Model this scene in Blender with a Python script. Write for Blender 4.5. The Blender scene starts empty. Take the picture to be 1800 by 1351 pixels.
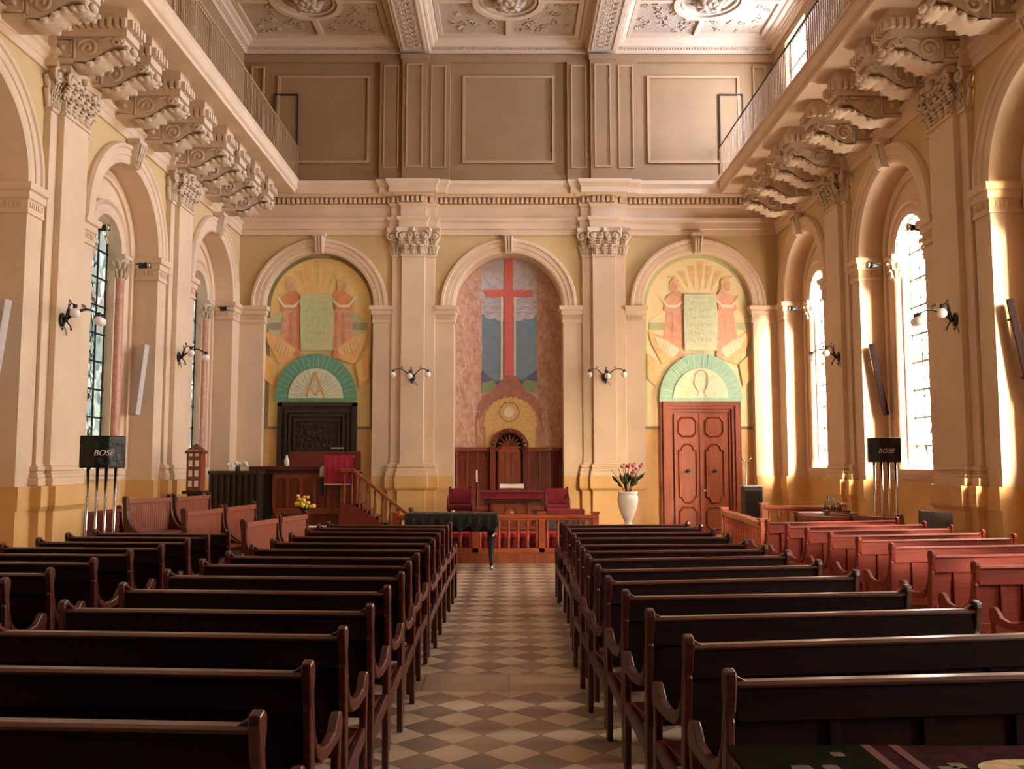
import bpy, bmesh, math, random
from math import sin, cos, pi, atan, sqrt, radians, atan2
from mathutils import Vector, Matrix
random.seed(7)
SC = bpy.context.scene
C = SC.collection
# ------------------------------------------------------------------ camera, sky, sun, exposure
CAM_H, FPX, CX0, HOR = 1.85, 1600.0, 894.0, 812.0
PITCH = atan((HOR - 675.5) / FPX)
cam = bpy.data.cameras.new('camera'); cam_o = bpy.data.objects.new('camera', cam); C.objects.link(cam_o)
cam.sensor_width = 36.0; cam.lens = 36.0 * FPX / 1800.0
cam.shift_x = (900 - CX0) / 1800.0
cam.clip_start = 0.05; cam.clip_end = 200
cam_o.location = (0, 0, CAM_H); cam_o.rotation_euler = (pi / 2 + PITCH, 0, 0)
SC.camera = cam_o
SC.view_settings.view_transform = 'Standard'; SC.view_settings.look = 'None'
SC.view_settings.gamma = 1.0; SC.view_settings.use_curve_mapping = False
SC.view_settings.exposure = 0.15
SC.cycles.max_bounces = 10; SC.cycles.diffuse_bounces = 6; SC.cycles.glossy_bounces = 4
SC.cycles.transparent_max_bounces = 12; SC.cycles.sample_clamp_indirect = 6.0
SC.cycles.caustics_reflective = False; SC.cycles.caustics_refractive = False
wd = bpy.data.worlds.new('sky'); SC.world = wd; wd.use_nodes = True
_bg = wd.node_tree.nodes['Background']
_bg.inputs[0].default_value = (1.0, 0.94, 0.86, 1); _bg.inputs[1].default_value = 38.0
sun = bpy.data.lights.new('sun', 'SUN'); sun.energy = 100.0; sun.angle = radians(20); sun.color = (1.0, 0.84, 0.64)
sun_o = bpy.data.objects.new('sun', sun); C.objects.link(sun_o)
sun_o.rotation_euler = Vector((-0.29, 0.93, -0.25)).to_track_quat('-Z', 'Y').to_euler()
def portal(x, y, z, w, h, rot):
    l = bpy.data.lights.new('sky_portal', 'AREA'); l.shape = 'RECTANGLE'; l.size = w; l.size_y = h
    l.cycles.is_portal = True
    o = bpy.data.objects.new('sky_portal', l); C.objects.link(o); o.location = (x, y, z); o.rotation_euler = rot
BAYS = (21.45, 16.5, 11.55, 6.6, 1.65)
PIERS = (19.0, 14.05, 9.1, 4.15, -0.8)
for b in BAYS:
    portal(7.72, b, 4.05, 1.2, 4.6, (pi / 2, 0, pi / 2))
    portal(-7.72, b, 4.05, 1.2, 4.6, (pi / 2, 0, -pi / 2))

# ------------------------------------------------------------------ pixel helpers (photo frame 1800 x 1351)
def _ray(px, py):
    a = (px - CX0) / FPX; b = (675.5 - py) / FPX
    return a, cos(PITCH) - b * sin(PITCH), sin(PITCH) + b * cos(PITCH)
def at_y(px, py, Y):
    x, y, z = _ray(px, py); t = Y / y
    return x * t, CAM_H + z * t
def at_x(px, py, X):
    x, y, z = _ray(px, py); t = X / x
    return y * t, CAM_H + z * t

# ------------------------------------------------------------------ materials
def lin(c):
    return tuple(((v / 255) / 12.92 if v / 255 <= .04045 else ((v / 255 + .055) / 1.055) ** 2.4) for v in c) + (1,)
MATS = {}
def mat(name, rgb, rough=.6, metal=0, bump=0, bscale=20, var=0, vscale=3, coat=0, emit=None, spec=.5, rgb2=None):
    m = bpy.data.materials.new(name); m.use_nodes = True; nt = m.node_tree; b = nt.nodes['Principled BSDF']
    b.inputs['Base Color'].default_value = lin(rgb); b.inputs['Roughness'].default_value = rough
    b.inputs['Metallic'].default_value = metal; b.inputs['Specular IOR Level'].default_value = spec
    if coat: b.inputs['Coat Weight'].default_value = coat; b.inputs['Coat Roughness'].default_value = .15
    if emit: b.inputs['Emission Color'].default_value = lin(rgb); b.inputs['Emission Strength'].default_value = emit
    if var or bump or rgb2:
        tc = nt.nodes.new('ShaderNodeTexCoord')
    if var or rgb2:
        n = nt.nodes.new('ShaderNodeTexNoise'); n.inputs['Scale'].default_value = vscale; n.inputs['Detail'].default_value = 6
        nt.links.new(tc.outputs['Object'], n.inputs['Vector'])
        r = nt.nodes.new('ShaderNodeValToRGB'); r.color_ramp.elements[0].position = .35; r.color_ramp.elements[1].position = .65
        c2 = rgb2 or tuple(v * (1 - var) for v in rgb)
        r.color_ramp.elements[0].color = lin(c2); r.color_ramp.elements[1].color = lin(rgb)
        nt.links.new(n.outputs['Fac'], r.inputs[0]); nt.links.new(r.outputs[0], b.inputs['Base Color'])
    if bump:
        n2 = nt.nodes.new('ShaderNodeTexNoise'); n2.inputs['Scale'].default_value = bscale; n2.inputs['Detail'].default_value = 8
        nt.links.new(tc.outputs['Object'], n2.inputs['Vector'])
        bp = nt.nodes.new('ShaderNodeBump'); bp.inputs['Strength'].default_value = bump; bp.inputs['Distance'].default_value = .02
        nt.links.new(n2.outputs['Fac'], bp.inputs['Height']); nt.links.new(bp.outputs[0], b.inputs['Normal'])
    MATS[name] = m
    return m
def wood(name, a, b2, rough=.35, axis='X', coat=.3):
    m = bpy.data.materials.new(name); m.use_nodes = True; nt = m.node_tree; b = nt.nodes['Principled BSDF']
    tc = nt.nodes.new('ShaderNodeTexCoord'); mp = nt.nodes.new('ShaderNodeMapping')
    mp.inputs['Scale'].default_value = {'X': (1, 14, 14), 'Y': (14, 1, 14), 'Z': (14, 14, 1)}[axis]
    n = nt.nodes.new('ShaderNodeTexNoise'); n.inputs['Scale'].default_value = 2.2; n.inputs['Detail'].default_value = 7
    n.inputs['Distortion'].default_value = .6
    r = nt.nodes.new('ShaderNodeValToRGB'); r.color_ramp.elements[0].color = lin(a); r.color_ramp.elements[1].color = lin(b2)
    r.color_ramp.elements[0].position = .3; r.color_ramp.elements[1].position = .7
    nt.links.new(tc.outputs['Object'], mp.inputs[0]); nt.links.new(mp.outputs[0], n.inputs['Vector'])
    nt.links.new(n.outputs['Fac'], r.inputs[0]); nt.links.new(r.outputs[0], b.inputs['Base Color'])
    b.inputs['Roughness'].default_value = rough; b.inputs['Coat Weight'].default_value = coat; b.inputs['Coat Roughness'].default_value = .2
    MATS[name] = m
    return m
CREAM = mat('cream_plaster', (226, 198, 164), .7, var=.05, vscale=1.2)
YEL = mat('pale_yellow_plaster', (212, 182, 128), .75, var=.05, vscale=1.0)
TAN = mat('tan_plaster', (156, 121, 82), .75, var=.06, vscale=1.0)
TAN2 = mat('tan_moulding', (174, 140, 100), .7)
OCH = mat('ochre_plinth', (224, 178, 112), .6, var=.06, vscale=2)
STUC = mat('stucco_ornament', (214, 190, 160), .7, bump=.5, bscale=14)
CEIL = mat('ceiling_plaster', (206, 180, 150), .75)
CEILR = mat('ceiling_relief', (200, 174, 144), .85, bump=1.0, bscale=30); [setattr(n.inputs['Distance'], 'default_value', .06) for n in CEILR.node_tree.nodes if n.type == 'BUMP']
PINK = mat('pink_marble', (206, 150, 122), .35, var=.12, vscale=9)
BLACK = mat('black_metal', (16, 14, 14), .4)
CHROME = mat('chrome', (210, 205, 200), .2, metal=1)
GLOBE = mat('opal_glass', (245, 238, 228), .2, spec=.6)
WOOD = wood('mahogany', (58, 17, 10), (88, 27, 15), .34, 'X', .2)
WOODZ = wood('mahogany_upright', (84, 28, 15), (128, 50, 28), .38, 'Z')
WOODR = wood('red_brown_wood', (116, 50, 20), (150, 72, 32), .5, 'Z', .15)
WOODD = wood('dark_oak', (32, 22, 15), (56, 38, 25), .5, 'Z', .1)
WOODB = wood('balustrade_wood', (140, 60, 28), (176, 84, 42), .4, 'X', .2)
RED = mat('red_velvet', (128, 14, 30), .8, var=.2, vscale=6)
REDB = mat('red_cushion', (190, 36, 44), .75, var=.15, vscale=8)
WHITE = mat('white_enamel', (236, 228, 214), .4, var=.05, vscale=5)
GREYP = mat('pale_grey_panel', (196, 186, 180), .5)
PIANO = mat('black_lacquer', (8, 9, 9), .12, coat=.6)
COVER = mat('black_quilted_cover', (14, 17, 16), .35, bump=1, bscale=14)
LEAF = mat('green_leaf', (50, 74, 34), .5, var=.3, vscale=10)
FLP = mat('pink_flower', (232, 150, 140), .6, var=.2, vscale=12)
FLY = mat('yellow_flower', (250, 214, 60), .6, var=.15, vscale=12)
PAPER = mat('white_paper', (236, 228, 214), .8)
LEAD = mat('lead_came', (24, 24, 26), .6)
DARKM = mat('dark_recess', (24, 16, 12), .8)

# ------------------------------------------------------------------ mesh builder
class MB:
    def __init__(s): s.v = []; s.f = []; s.m = []; s.k = 0; s.T = None; s.sm = []; s.smooth = False
    def mat(s, k): s.k = k; return s
    def add(s, vs, fs):
        o = len(s.v)
        for p in vs:
            p = Vector(p)
            if s.T is not None: p = s.T @ p
            s.v.append(p)
        for f in fs: s.f.append([o + i for i in f]); s.m.append(s.k); s.sm.append(s.smooth)
        return s
    def box(s, x0, x1, y0, y1, z0, z1):
        return s.add([(x0, y0, z0), (x1, y0, z0), (x1, y1, z0), (x0, y1, z0), (x0, y0, z1), (x1, y0, z1), (x1, y1, z1), (x0, y1, z1)],
                     [(0, 3, 2, 1), (4, 5, 6, 7), (0, 1, 5, 4), (1, 2, 6, 5), (2, 3, 7, 6), (3, 0, 4, 7)])
    def prism(s, pts, a, b, ax='y'):
        # pts 2D outline extruded between a and b along an axis
        f = {'y': lambda p, t: (p[0], t, p[1]), 'x': lambda p, t: (t, p[0], p[1]), 'z': lambda p, t: (p[0], p[1], t)}[ax]
        n = len(pts); vs = [f(p, a) for p in pts] + [f(p, b) for p in pts]
        return s.add(vs, [list(range(n))[::-1], list(range(n, 2 * n))] + [(i, (i + 1) % n, n + (i + 1) % n, n + i) for i in range(n)])
    def frustum(s, r0, r1, z0, z1):
        # r = (x0,x1,y0,y1)
        return s.add([(r0[0], r0[2], z0), (r0[1], r0[2], z0), (r0[1], r0[3], z0), (r0[0], r0[3], z0), (r1[0], r1[2], z1), (r1[1], r1[2], z1), (r1[1], r1[3], z1), (r1[0], r1[3], z1)],
                     [(0, 3, 2, 1), (4, 5, 6, 7), (0, 1, 5, 4), (1, 2, 6, 5), (2, 3, 7, 6), (3, 0, 4, 7)])
    def lathe(s, prof, c=(0, 0, 0), n=16, a0=0, a1=2 * pi):
        o = []; full = abs(a1 - a0 - 2 * pi) < 1e-6; m = n if full else n + 1
        for j in range(m):
            a = a0 + (a1 - a0) * j / n
            for r, z in prof: o.append((c[0] + r * cos(a), c[1] + r * sin(a), c[2] + z))
        k = len(prof); fs = []
        for j in range(n):
            j2 = (j + 1) % m
            for i in range(k - 1): fs.append((j * k + i, j2 * k + i, j2 * k + i + 1, j * k + i + 1))
        sm = s.smooth; s.smooth = True; s.add(o, fs); s.smooth = sm
        return s
    def tube(s, pts, r, n=8, cap=True):
        pts = [Vector(p) for p in pts]; rs = r if isinstance(r, (list, tuple)) else [r] * len(pts)
        vs = []; up = None
        for i, p in enumerate(pts):
            d = (pts[min(i + 1, len(pts) - 1)] - pts[max(i - 1, 0)]).normalized()
            if up is None: up = Vector((0, 0, 1)) if abs(d.z) < .9 else Vector((1, 0, 0))
            a = d.cross(up).normalized(); b = a.cross(d).normalized(); up = b
            for j in range(n):
                t = 2 * pi * j / n; vs.append(p + (a * cos(t) + b * sin(t)) * rs[i])
        fs = []
        for i in range(len(pts) - 1):
            for j in range(n): fs.append((i * n + j, i * n + (j + 1) % n, (i + 1) * n + (j + 1) % n, (i + 1) * n + j))
        if cap: fs += [list(range(n))[::-1], [(len(pts) - 1) * n + j for j in range(n)]]
        sm = s.smooth; s.smooth = True; s.add(vs, fs); s.smooth = sm
        return s
    def ball(s, c, r, n=12, sq=(1, 1, 1)):
        h = n // 2; prof = [(r * sin(pi * i / h), -r * cos(pi * i / h)) for i in range(h + 1)]
        T = s.T; L = Matrix.Translation(c) @ Matrix.Diagonal((*sq, 1)); s.T = (T @ L) if T is not None else L
        s.lathe([(max(a, 1e-4), b) for a, b in prof], (0, 0, 0), n); s.T = T
        return s
    def sweep(s, path, prof, closed=False):
        # plan path (2D), profile (offset to the right of travel, z), mitred corners
        P = [Vector(p) for p in path]; n = len(P); offs = []
        for i in range(n):
            d1 = (P[i] - P[i - 1]).normalized() if i > 0 or closed else None
            d2 = (P[(i + 1) % n] - P[i]).normalized() if i < n - 1 or closed else None
            d1 = d1 or d2; d2 = d2 or d1
            n1 = Vector((d1.y, -d1.x)); n2 = Vector((d2.y, -d2.x)); m = (n1 + n2)
            m = m / max(m.length_squared / 2, .1)
            offs.append(m)
        k = len(prof); vs = []
        for p, o in zip(P, offs):
            for d, z in prof: q = p + o * d; vs.append((q.x, q.y, z))
        fs = []
        for i in range(n if closed else n - 1):
            j = (i + 1) % n
            for a in range(k - 1): fs.append((i * k + a, j * k + a, j * k + a + 1, i * k + a + 1))
        if not closed: fs += [list(range(k)), [(n - 1) * k + a for a in range(k)][::-1]]
        return s.add(vs, fs)
    def build(s, name, mats, parent=None, smooth=None, bevel=0, loc=None):
        me = bpy.data.meshes.new(name); me.from_pydata(s.v, [], s.f)
        for m in (mats if isinstance(mats, (list, tuple)) else [mats]): me.materials.append(m)
        me.polygons.foreach_set('material_index', s.m)
        me.polygons.foreach_set('use_smooth', [bool(x) if smooth is None else smooth for x in s.sm])
        bm = bmesh.new(); bm.from_mesh(me); bmesh.ops.recalc_face_normals(bm, faces=bm.faces); bm.to_mesh(me); bm.free()
        me.update()
        return link(name, me, parent, bevel, loc)
def link(name, me, parent=None, bevel=0, loc=None):
    o = bpy.data.objects.new(name, me); C.objects.link(o)
    if parent is not None: o.parent = parent
    if loc is not None: o.location = loc
    if bevel:
        b = o.modifiers.new('bevel', 'BEVEL'); b.width = bevel; b.segments = 2; b.limit_method = 'ANGLE'; b.angle_limit = radians(40)
    return o
def tag(o, label, cat, group=None):
    o['label'] = label; o['category'] = cat
    if group: o['group'] = group
    return o
def thing(name, label, cat, loc=(0, 0, 0), rz=0, group=None):
    o = bpy.data.objects.new(name, None); C.objects.link(o); o.location = loc; o.rotation_euler = (0, 0, rz); o.empty_display_size = .2
    return tag(o, label, cat, group)
def struct(o): o['kind'] = 'structure'; return o
_tn = [0]
def trim(mb, mats, bevel=0):
    _tn[0] += 1; return struct(mb.build('trim_%d' % _tn[0], mats, bevel=bevel))
def copy_tree(o, parent=None):
    c = o.copy(); C.objects.link(c); c.parent = parent
    for ch in o.children: copy_tree(ch, c)
    return c
def lathe_x(mb, prof, c, n, axis='y'):
    T = mb.T; R = Matrix.Translation(c) @ (Matrix.Rotation(pi / 2, 4, 'X') if axis == 'y' else Matrix.Rotation(pi / 2, 4, 'Y'))
    mb.T = (T @ R) if T is not None else R; mb.lathe(prof, (0, 0, 0), n); mb.T = T
def arc(cx, cz, r, a0, a1, n): return [(cx + r * cos(a0 + (a1 - a0) * i / n), cz + r * sin(a0 + (a1 - a0) * i / n)) for i in range(n + 1)]

# ------------------------------------------------------------------ constants of the building
W, YW = 7.05, 23.5
R_ARCH, ZS = 1.42, 5.9          # opening radius, springing
Z_ARB, Z_GS, Z_GT = 7.78, 8.8, 9.14   # architrave bottom, gallery soffit, gallery top
Z_UP = 12.7                      # top of the upper wall
YB = -3.2                        # wall behind the camera

def arch_opening(mb, c, r, zs, zb, u0, u1, z1, v, n=28):
    """wall sheet in local (u, v, z): rectangle u0..u1, zb..z1 with arched opening"""
    a = [(c - r * cos(pi * i / n), zs + r * sin(pi * i / n)) for i in range(n + 1)]
    mb.add([(u0, v, zb), (c - r, v, zb), (c - r, v, zs), (u0, v, zs)], [(0, 1, 2, 3)])
    mb.add([(c + r, v, zb), (u1, v, zb), (u1, v, zs), (c + r, v, zs)], [(0, 1, 2, 3)])
    top = []
    for (u, z) in a:
        t = (u - (c - r)) / (2 * r); top.append((u0 + (u1 - u0) * t, z1))
    for i in range(n):
        mb.add([(a[i][0], v, a[i][1]), (a[i + 1][0], v, a[i + 1][1]), (top[i + 1][0], v, top[i + 1][1]), (top[i][0], v, top[i][1])], [(0, 1, 2, 3)])
    mb.add([(u0, v, zs), (c - r, v, zs), (u0, v, z1)], [(0, 1, 2)]); mb.add([(c + r, v, zs), (u1, v, zs), (u1, v, z1)], [(0, 1, 2)])
def arch_reveal(mb, c, r, zs, zb, v0, v1, n=28, floor=True):
    a = [(c - r, zb)] + [(c - r * cos(pi * i / n), zs + r * sin(pi * i / n)) for i in range(n + 1)] + [(c + r, zb)]
    for i in range(len(a) - 1):
        mb.smooth = 0 < i < len(a) - 2
        mb.add([(a[i][0], v0, a[i][1]), (a[i + 1][0], v0, a[i + 1][1]), (a[i + 1][0], v1, a[i + 1][1]), (a[i][0], v1, a[i][1])], [(0, 1, 2, 3)])
    mb.smooth = False
    if floor: mb.add([(c - r, v0, zb), (c + r, v0, zb), (c + r, v1, zb), (c - r, v1, zb)], [(0, 1, 2, 3)])
def arch_ring(mb, c, zs, prof, n=32, a0=0, a1=pi):
    """profile (r, v) revolved around the arch centre"""
    k = len(prof); vs = []
    for i in range(n + 1):
        a = a0 + (a1 - a0) * i / n
        for r, v in prof: vs.append((c - r * cos(a), v, zs + r * sin(a)))
    fs = []
    for i in range(n):
        for j in range(k - 1): fs.append((i * k + j, (i + 1) * k + j, (i + 1) * k + j + 1, i * k + j + 1))
    fs += [list(range(k)), [n * k + j for j in range(k)]]
    mb.add(vs, fs)
ARCHI = [(1.42, 0.0), (1.42, -.05), (1.47, -.07), (1.56, -.07), (1.57, -.09), (1.68, -.09), (1.70, -.12), (1.76, -.12), (1.79, -.06), (1.79, 0)]

def M_left(): return Matrix(((0, -1, 0, -W), (1, 0, 0, 0), (0, 0, 1, 0), (0, 0, 0, 1)))   # (u,v,z)->(-W-v, u, z)
def M_right(): return Matrix(((0, 1, 0, W), (1, 0, 0, 0), (0, 0, 1, 0), (0, 0, 0, 1)))
def M_far(): return Matrix(((1, 0, 0, 0), (0, 1, 0, YW), (0, 0, 1, 0), (0, 0, 0, 1)))

# ------------------------------------------------------------------ floor
def floor_mat():
    m = bpy.data.materials.new('stone_checker_floor'); m.use_nodes = True; nt = m.node_tree; N = nt.nodes; L = nt.links
    b = N['Principled BSDF']; tc = N.new('ShaderNodeTexCoord'); sep = N.new('ShaderNodeSeparateXYZ'); L.new(tc.outputs['Object'], sep.inputs[0])
    def mth(op, a, b_=None, c_=None):
        n = N.new('ShaderNodeMath'); n.operation = op
        for i, v in enumerate((a, b_, c_)):
            if v is None: continue
            if isinstance(v, (int, float)): n.inputs[i].default_value = v
            else: L.new(v, n.inputs[i])
        return n.outputs[0]
    D = .387; X, Y = sep.outputs[0], sep.outputs[1]
    x = mth('ADD', X, .174); y = mth('SUBTRACT', Y, 6.57)
    u = mth('ADD', mth('DIVIDE', mth('ADD', x, y), D), .5); v = mth('ADD', mth('DIVIDE', mth('SUBTRACT', x, y), D), .5)
    fu, fv = mth('FLOOR', u), mth('FLOOR', v)
    par = mth('MODULO', mth('ADD', mth('ADD', fu, fv), 400), 2)
    cmb = N.new('ShaderNodeCombineXYZ'); L.new(fu, cmb.inputs[0]); L.new(fv, cmb.inputs[1])
    wn = N.new('ShaderNodeTexWhiteNoise'); L.new(cmb.outputs[0], wn.inputs['Vector'])
    def ramp(f, c0, c1):
        r = N.new('ShaderNodeValToRGB'); r.color_ramp.elements[0].color = lin(c0); r.color_ramp.elements[1].color = lin(c1); L.new(f, r.inputs[0]); return r.outputs[0]
    dark = ramp(wn.outputs['Value'], (138, 122, 108), (178, 154, 132)); light = ramp(wn.outputs['Value'], (214, 194, 170), (238, 218, 194))
    mx = N.new('ShaderNodeMix'); mx.data_type = 'RGBA'; L.new(par, mx.inputs[0]); L.new(dark, mx.inputs[6]); L.new(light, mx.inputs[7])
    # plain slab band across the aisle, and the plain flags before the step
    band = mth('MULTIPLY', mth('GREATER_THAN', Y, 7.556), mth('LESS_THAN', Y, 8.173))
    bu = mth('FRACT', mth('DIVIDE', X, .72)); bj = mth('LESS_THAN', bu, .012)
    bcell = mth('FLOOR', mth('DIVIDE', X, .72)); wn2 = N.new('ShaderNodeTexWhiteNoise'); wn2.noise_dimensions = '1D'; L.new(bcell, wn2.inputs['W'])
    bcol = ramp(wn2.outputs['Value'], (168, 144, 120), (212, 188, 160))
    mx2 = N.new('ShaderNodeMix'); mx2.data_type = 'RGBA'; L.new(band, mx2.inputs[0]); L.new(mx.outputs[2], mx2.inputs[6]); L.new(bcol, mx2.inputs[7])
    # joints
    j1 = mth('LESS_THAN', mth('FRACT', u), .02); j2 = mth('LESS_THAN', mth('FRACT', v), .02)
    jj = mth('MAXIMUM', mth('MULTIPLY', mth('MAXIMUM', j1, j2), mth('SUBTRACT', 1, band)), mth('MULTIPLY', bj, band))
    mx3 = N.new('ShaderNodeMix'); mx3.data_type = 'RGBA'; L.new(jj, mx3.inputs[0]); L.new(mx2.outputs[2], mx3.inputs[6]); mx3.inputs[7].default_value = lin((92, 78, 66))
    ns = N.new('ShaderNodeTexNoise'); ns.inputs['Scale'].default_value = 3.0; ns.inputs['Detail'].default_value = 8; L.new(tc.outputs['Object'], ns.inputs['Vector'])
    mx4 = N.new('ShaderNodeMix'); mx4.data_type = 'RGBA'; mx4.blend_type = 'MULTIPLY'; mx4.inputs[0].default_value = .5
    L.new(mx3.outputs[2], mx4.inputs[6]); L.new(ramp(ns.outputs['Fac'], (150, 140, 130), (255, 255, 255)), mx4.inputs[7])
    L.new(mx4.outputs[2], b.inputs['Base Color']); b.inputs['Roughness'].default_value = .3
    return m
f = MB(); f.box(-7.6, 7.6, YB - .3, 24.6, -.2, 0); struct(f.build('floor', floor_mat()))

# ------------------------------------------------------------------ glass
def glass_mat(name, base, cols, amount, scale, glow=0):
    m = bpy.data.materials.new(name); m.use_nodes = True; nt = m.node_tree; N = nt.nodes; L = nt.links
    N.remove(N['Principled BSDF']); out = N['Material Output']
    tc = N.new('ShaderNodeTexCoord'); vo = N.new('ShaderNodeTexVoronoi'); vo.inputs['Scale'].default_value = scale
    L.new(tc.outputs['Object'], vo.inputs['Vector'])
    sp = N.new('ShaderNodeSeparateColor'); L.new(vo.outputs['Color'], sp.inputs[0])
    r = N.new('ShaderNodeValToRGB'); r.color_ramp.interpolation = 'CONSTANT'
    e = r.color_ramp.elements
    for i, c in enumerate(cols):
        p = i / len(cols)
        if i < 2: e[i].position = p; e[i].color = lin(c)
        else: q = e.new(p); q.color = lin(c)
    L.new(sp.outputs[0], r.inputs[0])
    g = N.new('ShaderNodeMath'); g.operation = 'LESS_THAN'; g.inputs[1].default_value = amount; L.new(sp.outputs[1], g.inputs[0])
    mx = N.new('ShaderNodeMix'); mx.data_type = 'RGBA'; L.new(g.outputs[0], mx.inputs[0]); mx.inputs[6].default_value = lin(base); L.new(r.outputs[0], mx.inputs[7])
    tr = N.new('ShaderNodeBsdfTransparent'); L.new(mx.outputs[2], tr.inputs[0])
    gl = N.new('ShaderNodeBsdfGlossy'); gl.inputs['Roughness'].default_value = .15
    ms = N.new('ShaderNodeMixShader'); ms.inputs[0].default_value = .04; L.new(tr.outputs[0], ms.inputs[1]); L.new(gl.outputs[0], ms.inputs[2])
    if glow:   # ribbed panes emit light of their own, added to brighten the ceiling
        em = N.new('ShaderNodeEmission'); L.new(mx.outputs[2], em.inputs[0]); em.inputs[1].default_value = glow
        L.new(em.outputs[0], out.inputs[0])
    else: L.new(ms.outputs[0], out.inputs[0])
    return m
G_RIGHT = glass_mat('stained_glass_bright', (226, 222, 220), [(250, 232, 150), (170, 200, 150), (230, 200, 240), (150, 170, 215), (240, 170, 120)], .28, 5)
G_LEFT = glass_mat('stained_glass_grey_green', (30, 33, 31), [(20, 25, 25), (38, 42, 38), (30, 26, 24), (27, 33, 33), (46, 48, 46)], .7, 6)  # panes darkened: dimmer daylight on the left is put into the glass
G_UP = glass_mat('ribbed_glowing_glass', (196, 212, 250), [(170, 186, 225), (225, 235, 255)], .5, 9, 85)

# ------------------------------------------------------------------ side walls with niches and windows
WIN_V0, WIN_V1, WR = .45, .60, .60        # niche back plane, glass plane, window half width
def side_wall(side):
    T = M_left() if side < 0 else M_right()
    mb = MB(); mb.T = T
    us = [YW] + [p for p in PIERS] + [YB]
    for i, b in enumerate(BAYS):
        u1 = YW if i == 0 else PIERS[i - 1]; u0 = PIERS[i]
        mb.mat(0); arch_opening(mb, b, R_ARCH, ZS, 1.5, u0, u1, Z_ARB, 0)
        mb.mat(1); arch_reveal(mb, b, R_ARCH, ZS, 1.5, 0, WIN_V0, floor=False)
        arch_opening(mb, b, WR, 5.78, 1.72, b - R_ARCH - .02, b + R_ARCH + .02, 7.4, WIN_V0)
        arch_reveal(mb, b, WR, 5.78, 1.72, WIN_V0, WIN_V1 + .02)
        # ochre dado below
        mb.mat(2)
        for (a, c, v) in ((u0, b - R_ARCH, 0), (b + R_ARCH, u1, 0), (b - R_ARCH, b + R_ARCH, WIN_V0)):
            mb.add([(a, v, 0), (c, v, 0), (c, v, 1.5), (a, v, 1.5)], [(0, 1, 2, 3)])
        for uu in (b - R_ARCH, b + R_ARCH): mb.add([(uu, 0, 0), (uu, WIN_V0, 0), (uu, WIN_V0, 1.5), (uu, 0, 1.5)], [(0, 1, 2, 3)])
        mb.mat(1); mb.add([(b - R_ARCH, WIN_V0, 1.5), (b + R_ARCH, WIN_V0, 1.5), (b + R_ARCH, WIN_V0, 1.72), (b - R_ARCH, WIN_V0, 1.72)], [(0, 1, 2, 3)])
    mb.mat(0)
    u0, u1 = YB, PIERS[-1]; mb.add([(u0, 0, 0), (u1, 0, 0), (u1, 0, Z_ARB), (u0, 0, Z_ARB)], [(0, 1, 2, 3)])
    mb.mat(1); mb.add([(YB, 0, Z_ARB), (YW, 0, Z_ARB), (YW, 0, Z_GT), (YB, 0, Z_GT)], [(0, 1, 2, 3)])
    # upper wall, with the high window on the right
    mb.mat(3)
    if side > 0:
        c, d = 9.9, 12.5; prev = YB
        for a, b2 in ((15.7, 17.25), (20.85, 22.4)):
            for (p, q, r, s2) in ((prev, a, Z_GT, Z_UP + .5), (a, b2, Z_GT, c), (a, b2, d, Z_UP + .5)):
                mb.add([(p, 0, r), (q, 0, r), (q, 0, s2), (p, 0, s2)], [(0, 1, 2, 3)])
            prev = b2
            for (p, q) in (((a, c), (b2, c)), ((b2, c), (b2, d)), ((b2, d), (a, d)), ((a, d), (a, c))):
                mb.add([(p[0], 0, p[1]), (q[0], 0, q[1]), (q[0], .3, q[1]), (p[0], .3, p[1])], [(0, 1, 2, 3)])
        mb.add([(prev, 0, Z_GT), (YW, 0, Z_GT), (YW, 0, Z_UP + .5), (prev, 0, Z_UP + .5)], [(0, 1, 2, 3)])
    else:
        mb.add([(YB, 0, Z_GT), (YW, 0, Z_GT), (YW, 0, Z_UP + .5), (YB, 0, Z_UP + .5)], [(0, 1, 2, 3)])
    struct(mb.build('wall_left' if side < 0 else 'wall_right', [YEL, CREAM, OCH, TAN]))
side_wall(-1); side_wall(1)
b = MB(); b.box(-7.6, 7.6, YB - .2, YB, 0, 13.4); struct(b.build('wall_back', DARKM))

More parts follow.
